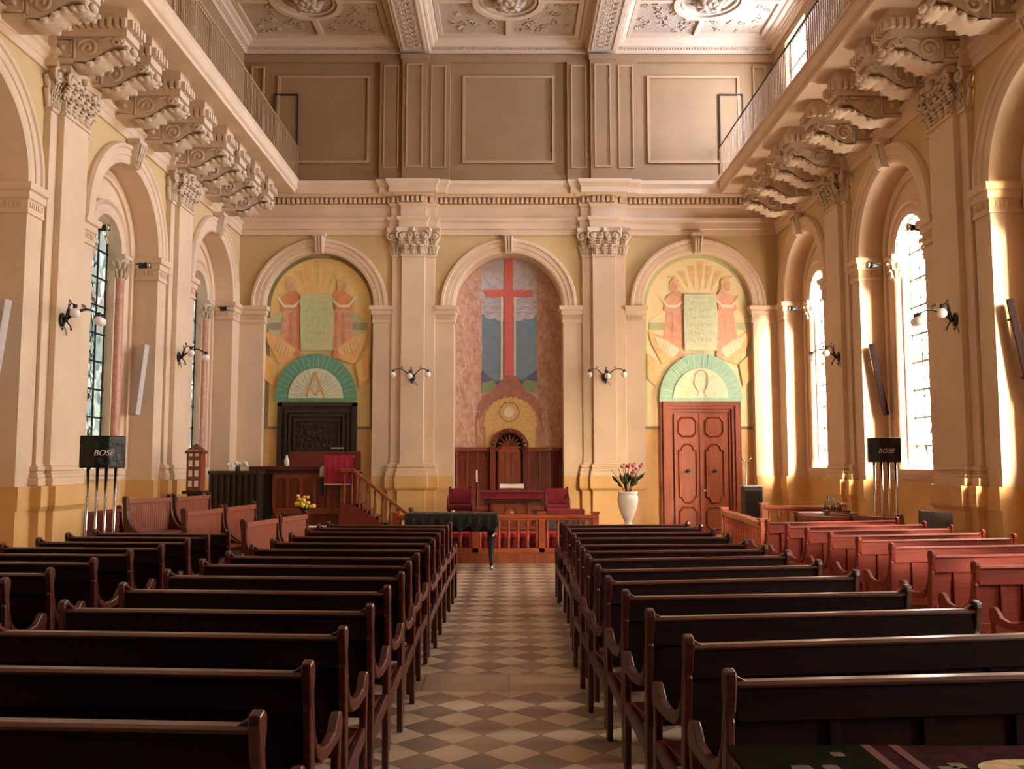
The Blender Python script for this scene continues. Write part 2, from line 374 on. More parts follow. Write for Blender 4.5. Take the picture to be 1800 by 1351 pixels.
# windows
_wn = [0]
def window(side, b, lab=None):
    T = M_left() if side < 0 else M_right(); _wn[0] += 1
    r = struct(bpy.data.objects.new('window_%d' % _wn[0], None)); C.objects.link(r)
    g = MB(); g.T = T; a = [(b - WR, 1.72)] + [(b - WR * cos(pi * i / 20), 5.78 + WR * sin(pi * i / 20)) for i in range(21)] + [(b + WR, 1.72)]
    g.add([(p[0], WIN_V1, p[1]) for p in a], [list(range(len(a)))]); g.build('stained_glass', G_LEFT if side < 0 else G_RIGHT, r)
    l = MB(); l.T = T; v0, v1 = WIN_V1 - .015, WIN_V1 + .01
    for u in (-.56, -.2, .2, .56): l.box(b + u - .014, b + u + .014, v0, v1, 1.72, 5.78 + sqrt(max(WR * WR - u * u, 0)))
    z = 2.15
    while z < 6.3:
        hw = WR if z < 5.78 else sqrt(max(WR * WR - (z - 5.78) ** 2, 0)); l.box(b - hw, b + hw, v0, v1, z - .016, z + .016); z += .52
    rnd = random.Random(int(b * 10) + (50 if side > 0 else 0)); z = 1.9
    while z < 6.0:   # wavy lead lines of the pattern
        l.tube([(b - .2 + .4 * t / 6 + rnd.uniform(-.03, .03), WIN_V1 - .005, z + rnd.uniform(0, .3)) for t in range(7)], .007, 5)
        l.tube([(b + rnd.uniform(-.15, .15), WIN_V1 - .005, z), (b + rnd.uniform(-.15, .15), WIN_V1 - .005, z + .3), (b + rnd.uniform(-.15, .15), WIN_V1 - .005, z + .5)], .007, 5); z += .35
    l.build('leading', LEAD, r)
    s = MB(); s.T = T; s.box(b - 1.0, b + 1.0, WIN_V0 - .16, WIN_V0 - .001, 1.62, 1.72); s.box(b - .95, b + .95, WIN_V0 - .1, WIN_V0 - .001, 1.54, 1.62); s.build('window_sill', CREAM, r)
    for q in (-.74, .74):
        c = MB(); c.T = T
        c.lathe([(.13, 1.72), (.13, 1.80), (.115, 1.83), (.125, 1.86), (.11, 1.9), (.095, 1.93), (.095, 3.5), (.088, 5.28), (.1, 5.3), (.09, 5.33)], (b + q, WIN_V0 - .03, 0), 18); c.build('column', PINK, r)
        k = MB(); k.T = T
        k.lathe([(.095, 5.33), (.11, 5.42), (.135, 5.56), (.17, 5.7), (.17, 5.72)], (b + q, WIN_V0 - .03, 0), 12)
        for j in range(10):
            an = 2 * pi * j / 10
            for zz, rr in ((5.36, .11), (5.5, .135)):
                an2 = an + (.3 if zz > 5.4 else 0); cu, cv = b + q + rr * cos(an2), WIN_V0 - .03 + rr * sin(an2)
                k.tube([(cu, cv, zz), (b + q + (rr + .02) * cos(an2), WIN_V0 - .03 + (rr + .02) * sin(an2), zz + .12), (b + q + (rr + .06) * cos(an2), WIN_V0 - .03 + (rr + .06) * sin(an2), zz + .15), (b + q + (rr + .07) * cos(an2), WIN_V0 - .03 + (rr + .07) * sin(an2), zz + .11)], [.03, .032, .02, .012], 5)
        k.box(b + q - .17, b + q + .17, WIN_V0 - .2, WIN_V0 - .001, 5.72, 5.8); k.build('column_capital', STUC, r)
    a = MB(); a.T = T; arch_ring(a, b, 5.8, [(.6, WIN_V0), (.6, WIN_V0 - .12), (.7, WIN_V0 - .14), (.78, WIN_V0 - .12), (.82, WIN_V0 - .17), (.88, WIN_V0 - .12), (.88, WIN_V0)]); a.build('window_arch', CREAM, r)
    # thin moulding following the niche
    a = MB(); a.T = T; arch_ring(a, b, ZS, [(1.2, WIN_V0), (1.2, WIN_V0 - .05), (1.26, WIN_V0 - .06), (1.3, WIN_V0 - .03), (1.38, WIN_V0 - .05), (1.41, WIN_V0)])
    for q in (-1, 1):
        a.box(b + q * 1.3 - .05, b + q * 1.3 + .05, WIN_V0 - .05, WIN_V0, 1.72, ZS)
    a.build('niche_moulding', CREAM, r)
    return r
for b in BAYS:
    for s in (-1, 1): window(s, b)
for k_, y0_ in ((11, 20.85), (12, 15.7)):  # second window is out of view, added to light the ceiling
    r = struct(bpy.data.objects.new('window_%d' % k_, None)); C.objects.link(r); y1_ = y0_ + 1.55  # window_12 is the added window, out of view
    g = MB(); g.add([(W + .2, y0_, 9.9), (W + .2, y1_, 9.9), (W + .2, y1_, 12.5), (W + .2, y0_, 12.5)], [(0, 1, 2, 3)]); g.build('ribbed_glass', G_UP, r)
    g = MB()
    for k in range(9): y = y0_ + 1.55 / 8 * k; g.box(W + .14, W + .19, y - (.05 if k in (0, 8) else .015), y + (.05 if k in (0, 8) else .015), 9.9, 12.5)
    for z in (9.94, 11.0, 11.75, 12.46): g.box(W + .13, W + .2, y0_, y1_, z - .04, z + .04)
    g.build('window_frame', WHITE, r)

# ------------------------------------------------------------------ capitals
def leaf(mb, u, v, z, h, w, out, side=0):
    """acanthus leaf on a pilaster face: midrib, paired lobes and a curled tip"""
    def pt(t, q=0): return (u + q, v - .015 - out * t ** 2.2, z + h * (t if t < .85 else .85 + (t - .85) * -.5))
    mb.tube([pt(t) for t in (0, .3, .6, .85, 1)], [w * .16, w * .15, w * .13, w * .1, w * .06], 6)
    for k in range(4):
        t = .12 + k * .2; hw = w * .5 * (1 - .35 * t)
        for q in (-1, 1):
            a, b, c = pt(t), pt(t + .12, q * hw * .6), pt(t + .14, q * hw)
            mb.tube([(a[0], a[1], a[2]), (b[0], b[1] + .004, b[2]), (c[0], c[1] + .02, c[2] - .01)], [w * .1, w * .14, w * .05], 5)
    a = pt(1); mb.ball((a[0], a[1] - .01, a[2] + .005), w * .16, 6, (1.3, 1, .8))
    a = pt(.5); mb.add([(u - w * .42, v - .006, z), (u + w * .42, v - .006, z), (u + w * .3, a[1] + .03, z + h * .75), (u - w * .3, a[1] + .03, z + h * .75)], [(0, 1, 2, 3)])
def volute(mb, u, v, z, r, q):
    pts = []
    for i in range(22):
        a = pi * .5 + q * -1 * i * .42; rr = r * (1 - i / 24)
        pts.append((u + rr * cos(a), v, z + rr * sin(a)))
    mb.tube(pts, [.03 * (1 - i / 40) for i in range(22)], 6)
def capital(mb, hw, v, z0, z1):
    """Corinthian pilaster capital, half width hw, front plane v"""
    H = z1 - z0
    mb.box(-hw - .02, hw + .02, v - .03, 0, z0, z0 + .05)
    mb.frustum((-hw, hw, v, 0), (-hw - .04, hw + .04, v - .05, 0), z0 + .05, z1 - .1)
    mb.add([(-hw - .13, v - .13, z1 - .1), (-hw * .4, v - .07, z1 - .1), (hw * .4, v - .07, z1 - .1), (hw + .13, v - .13, z1 - .1), (hw + .13, 0, z1 - .1), (-hw - .13, 0, z1 - .1),
            (-hw - .13, v - .13, z1), (-hw * .4, v - .07, z1), (hw * .4, v - .07, z1), (hw + .13, v - .13, z1), (hw + .13, 0, z1), (-hw - .13, 0, z1)],
           [(5, 4, 3, 2, 1, 0), (6, 7, 8, 9, 10, 11)] + [(i, (i + 1) % 6, 6 + (i + 1) % 6, 6 + i) for i in range(6)])
    k = max(3, round(hw * 2 / .2)); w = 2 * hw / k * 1.05
    for i in range(k): leaf(mb, -hw + (i + .5) * 2 * hw / k, v, z0 + .05, H * .38, w, .11)
    for i in range(k + 1): leaf(mb, -hw + i * 2 * hw / k, v - .01, z0 + .05 + H * .24, H * .42, w, .13)
    for q in (-1, 1):
        mb.ball((q * (hw + .03), v - .1, z1 - .22), .05, 6); volute(mb, q * (hw + .02), v - .10, z1 - .22, .125, q); volute(mb, q * hw * .32, v - .07, z1 - .2, .07, -q)
        mb.tube([(q * hw * .6, v - .02, z0 + H * .5), (q * hw * .75, v - .06, z0 + H * .7), (q * (hw - .02), v - .1, z1 - .14)], [.02, .03, .03], 6)
        # side leaves
        for zz, hh, oo in ((z0 + .05, H * .38, .09), (z0 + .05 + H * .24, H * .42, .11)):
            mb.tube([(q * (hw + .01), v * .5, zz), (q * (hw + .03), v * .5, zz + hh * .6), (q * (hw + oo), v * .5, zz + hh * .95), (q * (hw + oo + .02), v * .5, zz + hh * .8)], [.04, .05, .04, .02], 6)
    mb.ball((0, v - .11, z1 - .06), .06, 8)

def pilaster(T, label, hm, hs, group, extra=None):
    """stepped pilaster: secondary (half width hs) behind main (half width hm)"""
    r = tag(struct_none('pilaster'), label, 'pilaster', group); r.matrix_world = T
    s = MB(); s.box(-hs, hs, -.10, 0, 1.8, 7.2); s.box(-hm, hm, -.20, -.1, 1.8, 7.2)
    s.build('shaft', CREAM, r, bevel=.008)
    c = MB(); capital(c, hm, -.2, 7.18, 7.93); 
    for q in (-1, 1):
        T0 = c.T; c.T = Matrix.Translation((q * (hs - (hs - hm) / 2 - .0), 0, 0)); capital(c, (hs - hm) / 2, -.1, 7.18, 7.93); c.T = T0
    c.build('capital', STUC, r)
    b = MB()
    for (hw, v) in ((hs, -.1), (hm, -.2)):
        for dz0, dz1, e in ((1.5, 1.62, .1), (1.62, 1.68, .075), (1.68, 1.72, .05), (1.72, 1.79, .07), (1.79, 1.82, .03)):
            b.box(-hw - e, hw + e, v - e, 0, dz0, dz1)
    b.build('base', CREAM, r, bevel=.012)
    p = MB()
    for (hw, v) in ((hs, -.1), (hm, -.2)):
        p.box(-hw - .12, hw + .12, v - .16, 0, 1.2, 1.5); p.box(-hw - .05, hw + .05, v - .1, 0, 0, 1.16)
        p.frustum((-hw - .05, hw + .05, v - .1, 0), (-hw - .12, hw + .12, v - .16, 0), 1.12, 1.2)
    p.build('plinth', OCH, r, bevel=.006)
    return r
def struct_none(name):
    o = bpy.data.objects.new(name, None); C.objects.link(o); o.empty_display_size = .2; return o
def TT(side, y): return (Matrix.Translation((-W, y, 0)) @ Matrix.Rotation(pi / 2, 4, 'Z')) if side < 0 else (Matrix.Translation((W, y, 0)) @ Matrix.Rotation(-pi / 2, 4, 'Z'))
ordn = ['first', 'second', 'third', 'fourth', 'fifth', 'sixth', 'seventh', 'eighth', 'ninth', 'tenth', 'eleventh', 'twelfth', 'thirteenth', 'fourteenth', 'fifteenth']
proto = None
def put_pilaster(T, label, group, hm, hs, proto):
    if proto is None: return pilaster(T, label, hm, hs, group)
    c = copy_tree(proto); c.matrix_world = T; c['label'] = label; c['group'] = group; return c
names = ['first from the far corner', 'beside the loudspeaker, second from the far corner', 'third from the far corner', 'fourth from the far corner', 'fifth from the far corner']
for side, w in ((-1, 'left'), (1, 'right')):
    for i, y in enumerate(PIERS):
        o = put_pilaster(TT(side, y), 'tall cream pilaster of the %s wall, %s' % (w, names[i]), 'pilasters along the %s wall' % w, .4, .62, proto)
        if proto is None: proto = o
# Matrix for side -1 rotates so that local -y points into the nave (+X); the prototype is symmetric
protof = None
for q, w in ((-1, 'left'), (1, 'right')):
    o = put_pilaster(Matrix.Translation((q * 2.48, YW, 0)), 'cream stepped pilaster on the far wall, %s of the painted red cross' % w, 'pilasters of the far wall', .3, .56, protof)
    protof = protof or o

# impost pilasters of the arches (small flat ones with a moulded band)
IMP = [(0, 5.46), (.03, 5.46), (.03, 5.5), (.02, 5.52), (.02, 5.66), (.05, 5.68), (.05, 5.78), (.09, 5.8), (.1, 5.9), (0, 5.9)]
def impost(mb, u0, u1, dep, v=-.05):
    """flat strip u0..u1 from the plinth to the springing, wrapping into the reveal by dep at u-end 'inner'"""
    mb.mat(0); mb.box(u0, u1, v, 0, 1.5, 5.46)
    mb.mat(1); mb.box(u0 - .0, u1 + .0, v - .05, 0, 1.16, 1.5); mb.box(u0, u1, v - .02, 0, 0, 1.16)
def impost_band(mb, path): mb.sweep([(p[0], p[1]) for p in path][::-1], IMP)
imp_l = [MB(), MB(), MB()]
for k, (side, T) in enumerate(((-1, M_left()), (1, M_right()))):
    mb = imp_l[k]; mb.T = T
    for i, b in enumerate(BAYS):
        hi = 1.94 if i else 2.05
        for (a, c) in ((b - 1.86, b - R_ARCH), (b + R_ARCH, b + (1.86 if i else 2.05))):
            impost(mb, a, c, WIN_V0)
        mb.mat(0)
        # moulded bands: across the strip and into the niche
        impost_band(mb, [(b - R_ARCH, WIN_V0 - .05), (b - R_ARCH, -.05), (b - 1.86, -.05)])
        impost_band(mb, [(b + (1.86 if i else 2.05), -.05), (b + R_ARCH, -.05), (b + R_ARCH, WIN_V0 - .05)])
        arch_ring(mb, b, ZS, ARCHI)
        # dentil-like teeth in the band
        for q in (-1, 1):
            for j in range(7): u = b + q * (R_ARCH + .05 + .055 * j); mb.box(u - .014, u + .014, -.085, -.07, 5.55, 5.64)
            for j in range(6): v = .02 + .065 * j; u = b + q * (R_ARCH - .02); mb.box(u - .015, u + .015, v, v + .03, 5.55, 5.64)
    trim(mb, [CREAM, OCH])
mb = imp_l[2]; mb.T = M_far()
for b in (-4.94, 0, 4.94):
    dep = .7 if b == 0 else .2
    for q in (-1, 1):
        out = 1.92 if (b == 0 or b * q < 0) else 2.1
        a, c = (b + q * R_ARCH, b + q * out); a, c = min(a, c), max(a, c)
        impost(mb, a, c, dep)
    mb.mat(0)
    impost_band(mb, [(b - R_ARCH, dep - .03), (b - R_ARCH, -.05), (b - (1.92 if b >= 0 else 2.1), -.05)])
    impost_band(mb, [(b + (1.92 if b <= 0 else 2.1), -.05), (b + R_ARCH, -.05), (b + R_ARCH, dep - .03)])
    arch_ring(mb, b, ZS, ARCHI)
    for q in (-1, 1):
        for j in range(8): u = b + q * (R_ARCH + .05 + .055 * j); mb.box(u - .014, u + .014, -.085, -.07, 5.55, 5.64)
trim(mb, [CREAM, OCH])
# keystones
ks = None
def keystone(T, b, label, group):
    global ks
    if ks is None:
        k = MB(); k.add([(-.10, -.02, 7.28), (.10, -.02, 7.28), (.14, -.02, 7.78), (-.14, -.02, 7.78), (-.10, -.16, 7.28), (.10, -.16, 7.28), (.14, -.24, 7.78), (-.14, -.24, 7.78)],
                        [(0, 1, 2, 3), (4, 5, 6, 7), (0, 1, 5, 4), (1, 2, 6, 5), (2, 3, 7, 6), (3, 0, 4, 7)])
        for u in (-.07, 0, .07): k.tube([(u, -.165, 7.3), (u * 1.1, -.24, 7.6), (u * 1.2, -.26, 7.7)], .025, 6)
        k.box(-.17, .17, -.26, -.02, 7.72, 7.8)
        ks = k.build('keystone', STUC); o = ks
    else: o = ks.copy(); C.objects.link(o)
    o.matrix_world = T @ Matrix.Translation((b, 0, 0)); tag(o, label, 'keystone', group)
for b, w in ((-4.94, 'left arch, above the painted angels'), (0, 'middle arch, above the painted red cross'), (4.94, 'right arch, above the double door')):
    keystone(M_far(), b, 'small fluted keystone of the far wall %s' % w, 'arch keystones')
for side, w in ((-1, 'left'), (1, 'right')):
    for i, b in enumerate(BAYS):
        keystone(Matrix.Translation((W * side, b, 0)) @ Matrix.Rotation(-side * pi / 2, 4, 'Z'), 0, 'keystone over the %s window niche of the %s wall from the far corner' % (ordn[i], w), 'arch keystones')

# ------------------------------------------------------------------ far wall
mb = MB(); mb.T = M_far()
def rect(mb, u0, u1, z0, z1, v): mb.add([(u0, v, z0), (u1, v, z0), (u1, v, z1), (u0, v, z1)], [(0, 1, 2, 3)])
for b, u0, u1 in ((-4.94, -W, -2.48), (0, -2.48, 2.48), (4.94, 2.48, W)):
    mb.mat(0); arch_opening(mb, b, R_ARCH, ZS, 0, u0, u1, Z_GT, 0)
    dep = .7 if b == 0 else .2
    mb.mat(1); arch_reveal(mb, b, R_ARCH, ZS, 0, 0, dep, floor=False)
    mb.mat(2); rect(mb, b - R_ARCH - .02, b + R_ARCH + .02, 0, 7.5, dep)
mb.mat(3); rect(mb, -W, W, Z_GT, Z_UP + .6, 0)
struct(mb.build('wall_far', [YEL, CREAM, OCH, TAN]))
# entablature
ENT = [(0, 7.78), (.04, 7.78), (.04, 7.92), (.07, 7.94), (.07, 8.1), (.12, 8.15), (.13, 8.22), (.03, 8.24), (.03, 8.5), (.08, 8.55), (.09, 8.59), (.05, 8.6), (.05, 8.75), (.19, 8.77), (.22, 8.8), (.31, 8.81), (.31, 8.95), (.34, 9.0), (.38, 9.05), (.39, 9.14), (0, 9.15)]
def steps(c, hm, hs):   # plan outline round a stepped pilaster travelling +u ; (u, v)
    return [(c - hs, 0), (c - hs, -.1), (c - hm, -.1), (c - hm, -.2), (c + hm, -.2), (c + hm, -.1), (c + hs, -.1), (c + hs, 0)]
path = [(-W, 0)] + steps(-2.48, .3, .56) + steps(2.48, .3, .56) + [(W, 0)]
path = [(p[0], YW + p[1]) for p in path]
mb = MB(); mb.sweep(path, ENT)   # travelling +X, right side = -Y
def run_dentils(mb, path, d0, d1, z0, z1, w, gap):
    for i in range(len(path) - 1):
        a, b = Vector(path[i]), Vector(path[i + 1]); L = (b - a).length
        if L < .15: continue
        d = (b - a).normalized(); n = Vector((d.y, -d.x)); t = w / 2
        while t < L - w / 2:
            p = a + d * t; q0 = p + n * d0; q1 = p + n * d1
            hx = d * w / 2
            c = [q0 - hx, q0 + hx, q1 + hx, q1 - hx]
            mb.add([(x.x, x.y, z) for z in (z0, z1) for x in c], [(0, 3, 2, 1), (4, 5, 6, 7), (0, 1, 5, 4), (1, 2, 6, 5), (2, 3, 7, 6), (3, 0, 4, 7)]); t += w + gap
run_dentils(mb, path, .04, .16, 8.605, 8.74, .07, .055)
trim(mb, CREAM)
# side architraves (the gallery replaces their cornice)
SENT = [(0, 7.78), (.04, 7.78), (.04, 7.9), (.06, 7.92), (.06, 8.04), (.1, 8.08), (.11, 8.12), (.02, 8.14), (.02, 8.78), (0, 8.79)]
for side in (-1, 1):
    path = [(YW, 0)]
    for p in PIERS: path += [(a[0], a[1]) for a in reversed(steps(p, .4, .62))]
    path += [(YB, 0)]
    if side < 0: pp = [(-W - v, u) for u, v in path]        # travelling -Y, right side = -X ... flip below
    else: pp = [(W + v, u) for u, v in path]
    if side < 0: pp = pp[::-1]
    mb = MB(); mb.sweep(pp, SENT); trim(mb, CREAM)

# upper far wall pilasters and panels
mb = MB(); mb.T = M_far(); Z0, Z1 = 9.15, 12.66
def frame(mb, u0, u1, z0, z1, v, w=.05, d=.03):
    mb.box(u0, u1, v - d, v, z0, z0 + w); mb.box(u0, u1, v - d, v, z1 - w, z1); mb.box(u0, u0 + w, v - d, v, z0 + w, z1 - w); mb.box(u1 - w, u1, v - d, v, z0 + w, z1 - w)
for c in (-2.48, 2.48):
    mb.mat(0)
    mb.box(c - .93, c + .93, -.12, 0, Z0, 12.45); mb.box(c - .32, c + .32, -.22, -.12, Z0, Z1 - .03)
    mb.box(c - .36, c + .36, -.27, -.12, Z1 - .2, Z1 - .06)
    mb.mat(1)
    for a, b, v in ((c - .83, c - .42, -.12), (c - .22, c + .22, -.22), (c + .42, c + .83, -.12)): frame(mb, a, b, 9.55, 12.35, v, .04, .025)
mb.mat(1)
for a, b in ((-6.15, -3.68), (-1.22, 1.22), (3.68, 6.15)): frame(mb, a, b, 9.72, 12.1, 0, .07, .05)
for a in (-6.85, 6.5): frame(mb, a, a + .35, 9.5, 12.35, -.0, .04, .07)
mb.mat(0); mb.box(-W, W, -.10, 0, 12.45, 12.66)
mb.mat(0); mb.box(-W, W, -.06, 0, Z0, 9.4)
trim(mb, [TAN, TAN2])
# small flush doors in the upper wall
dn = 0
for x0, x1 in ((-6.2, -5.62), (5.62, 6.2)):
    dn += 1; o = struct_none('door_%d' % (dn + 2)); struct(o)
    d = MB(); d.box(x0, x1, YW - .035, YW - .002, 9.42, 11.55); d.build('door_leaf', TAN, o)
    d = MB(); d.T = M_far(); frame(d, x0 - .03, x1 + .03, 9.4, 11.6, 0, .03, .06); d.build('door_frame', MATS['dark_oak'], o)

# ------------------------------------------------------------------ ceiling with coffers
ZC = 13.1
mb = MB(); mb.mat(0)
mb.box(-W - .1, W + .1, YB, YW + .1, ZC + .25, ZC + .4)
struct(mb.build('ceiling', CEIL))
BX = (-2.48, 2.48); YJ = [19.15, 14.8, 10.4, 6.0, 1.6]
bms = MB()
for c in BX: bms.mat(0); bms.box(c - .33, c + .33, YB, YW - .001, Z_UP, ZC + .25)
for y in YJ: bms.box(-W, W, y - .3, y + .3, Z_UP + .02, ZC + .25)
bms.mat(1)
for c in BX:
    bms.box(c - .24, c + .24, YB, YW - .35, Z_UP - .012, Z_UP)
    for q in (-1, 1): bms.mat(0); bms.box(c + q * .28 - .025, c + q * .28 + .025, YB, YW - .3, Z_UP - .03, Z_UP); bms.mat(1)
    # scrolling relief on the beam
    rnd = random.Random(3); y = YW - .5
    while y > 17:
        for q in (-1, 1):
            pts = [(c + q * .12 + .085 * cos(a * .7 + q) * (1 - a / 16), y - .1 + .085 * sin(a * .7) * (1 - a / 16), Z_UP - .015) for a in range(12)]
            bms.tube(pts, .016, 5)
        bms.ball((c, y, Z_UP - .01), .035, 6); y -= .24
trim(bms, [CEIL, CEILR])
def coffer(x0, x1, y0, y1, cx, cy, R):
    mb = MB(); mb.mat(0)
    CO = [(0, Z_UP + .0), (.05, Z_UP), (.05, Z_UP + .05), (.08, Z_UP + .07), (.08, Z_UP + .15), (.15, Z_UP + .17), (.17, Z_UP + .24), (.26, Z_UP + .28), (.3, Z_UP + .36), (.34, ZC), (0, ZC + .02)]
    path = [(x0, y0), (x0, y1), (x1, y1), (x1, y0)]
    mb.sweep(path, CO, closed=True)
    run_dentils(mb, path + [path[0]], .08, .115, Z_UP + .09, Z_UP + .14, .04, .035)
    mb.mat(1); mb.box(x0 + .3, x1 - .3, y0 + .3, y1 - .3, ZC, ZC + .03)
    mb.mat(0)
    a, b, c, d = x0 + .42, x1 - .42, y0 + .42, y1 - .42
    # raised ribs: outer frame, cross, ring
    z0 = ZC - .075
    for (p, q, r, s) in ((x0 + .3, a, y0 + .3, y1 - .3), (b, x1 - .3, y0 + .3, y1 - .3), (a, b, y0 + .3, c), (a, b, d, y1 - .3)): mb.box(p, q, r, s, z0, ZC)
    for (p, q, r, s) in ((cx - .07, cx + .07, c, cy - R), (cx - .07, cx + .07, cy + R, d), (a, cx - R, cy - .07, cy + .07), (cx + R, b, cy - .07, cy + .07)): mb.box(p, q, r, s, z0, ZC)
    def fr2(p, q, r, s):
        pass
    for rr, w, h in ((R - .05, .075, .11), (R * .78, .035, .06)):
        mb.add([v for i in range(40) for v in ((cx + (rr - w) * cos(i * pi / 20), cy + (rr - w) * sin(i * pi / 20), ZC), (cx + (rr - w) * cos(i * pi / 20), cy + (rr - w) * sin(i * pi / 20), ZC - h), (cx + (rr + w) * cos(i * pi / 20), cy + (rr + w) * sin(i * pi / 20), ZC - h), (cx + (rr + w) * cos(i * pi / 20), cy + (rr + w) * sin(i * pi / 20), ZC))],
               [(i * 4 + j, ((i + 1) % 40) * 4 + j, ((i + 1) % 40) * 4 + j + 1, i * 4 + j + 1) for i in range(40) for j in range(3)])
    # rosette
    mb.mat(1)
    for n, r1, r2 in ((8, .12, .42), (8, .08, .26)):
        for i in range(n):
            t = 2 * pi * i / n + (.39 if n == 8 and r1 < .1 else 0)
            p = [(cx + cos(t) * (r1 + (r2 - r1) * s), cy + sin(t) * (r1 + (r2 - r1) * s), ZC - .05 - .09 * sin(pi * s) - (.04 if r1 < .1 else 0)) for s in (0, .35, .7, 1)]
            mb.tube(p, [.04, .1, .09, .03], 6)
    mb.ball((cx, cy, ZC - .13), .1, 10)
    # scrolls of relief in the quarters
    rnd = random.Random(int((cx + 20) * 7))
    for k in range(120):
        px, py = rnd.uniform(a + .12, b - .12), rnd.uniform(c + .12, d - .12)
        if abs(px - cx) < .2 or abs(py - cy) < .2 or (px - cx) ** 2 + (py - cy) ** 2 < (R + .12) ** 2: continue
        s0 = rnd.uniform(0, 6)
        mb.tube([(px + .1 * cos(s0 + j * .6) * (1 - j / 12), py + .1 * sin(s0 + j * .6) * (1 - j / 12), ZC - .012) for j in range(9)], .02, 5)
    return mb
cells = []
ys = [(19.45, YW)] + [(YJ[i + 1] + .3, YJ[i] - .3) for i in range(4)]
for (y0, y1) in ys[:3]:
    for (x0, x1) in ((-W, -2.81), (-2.15, 2.15), (2.81, W)):
        _tn[0] += 1; struct(coffer(x0, x1, y0, y1, (x0 + x1) / 2, (y0 + y1) / 2 - .15, .86).build('trim_%d' % _tn[0], [CEIL, CEILR]))

# ------------------------------------------------------------------ galleries
def gallery(side):
    s = side; w = 'left' if s < 0 else 'right'
    r = tag(struct_none('gallery'), 'long cream gallery ledge with railing high along the %s wall' % w, 'gallery', 'side galleries')
    prof = [(0, 8.80), (1.52, 8.80), (1.52, 8.88), (1.55, 8.9), (1.57, 8.92), (1.57, 9.1), (1.6, 9.14), (1.6, 9.16), (0, 9.16)]
    path = [(s * W, YB), (s * W, YW - .4)] if s < 0 else [(s * W, YW - .4), (s * W, YB)]
    m = MB(); m.sweep(path, prof); m.build('ledge', CREAM, r)
    m = MB(); X = s * (W - 1.5)
    m.tube([(X, YB, 10.1), (X, YW - .1, 10.1)], .022, 6)
    m.tube([(X, YB, 9.25), (X, YW - .1, 9.25)], .012, 5)
    m.build('handrail', TAN2 if s < 0 else LEAD, r)
    m = MB(); y = 11.0
    while y < YW - .1: m.tube([(X, y, 9.16), (X, y, 10.1)], .007, 4, False); y += .11
    for k in range(8): m.tube([(X, 11, 9.3 + k * .1), (X, YW - .1, 9.3 + k * .1)], .003, 3, False)
    o = m.build('railing_bars', TAN2, r); 
    return r
gallery(-1); gallery(1)
# fluted pilasters on the back wall of the galleries
fp = None
for side, w in ((-1, 'left'), (1, 'right')):
    for i, y in enumerate((19.0, 14.05)):
        if fp is None:
            fp = tag(struct_none('fluted_pilaster'), '', 'pilaster')
            m = MB(); m.box(-.36, .36, -.1, 0, 9.16, 12.0)
            for k in range(6): u = -.3 + k * .12; m.tube([(u, -.1, 9.5), (u, -.1, 11.9)], .035, 6)
            m.build('shaft', TAN2, fp)
            m = MB(); m.T = Matrix.Translation((0, 0, 4.83)); capital(m, .36, -.12, 7.18, 7.83); m.build('capital', STUC, fp); o = fp
        else: o = copy_tree(fp)
        o.matrix_world = TT(side, y)
        o['label'] = 'fluted pilaster above the %s gallery, %s from the far corner' % (w, ordn[i]); o['group'] = 'fluted pilasters above the galleries'
mb = MB()
for side in (-1, 1):
    mb.T = M_left() if side < 0 else M_right()
    for a, b in ((19.6, 20.7), (14.7, 18.4)): frame(mb, a, b, 9.7, 12.2, 0, .07, .05)
trim(mb, TAN2)

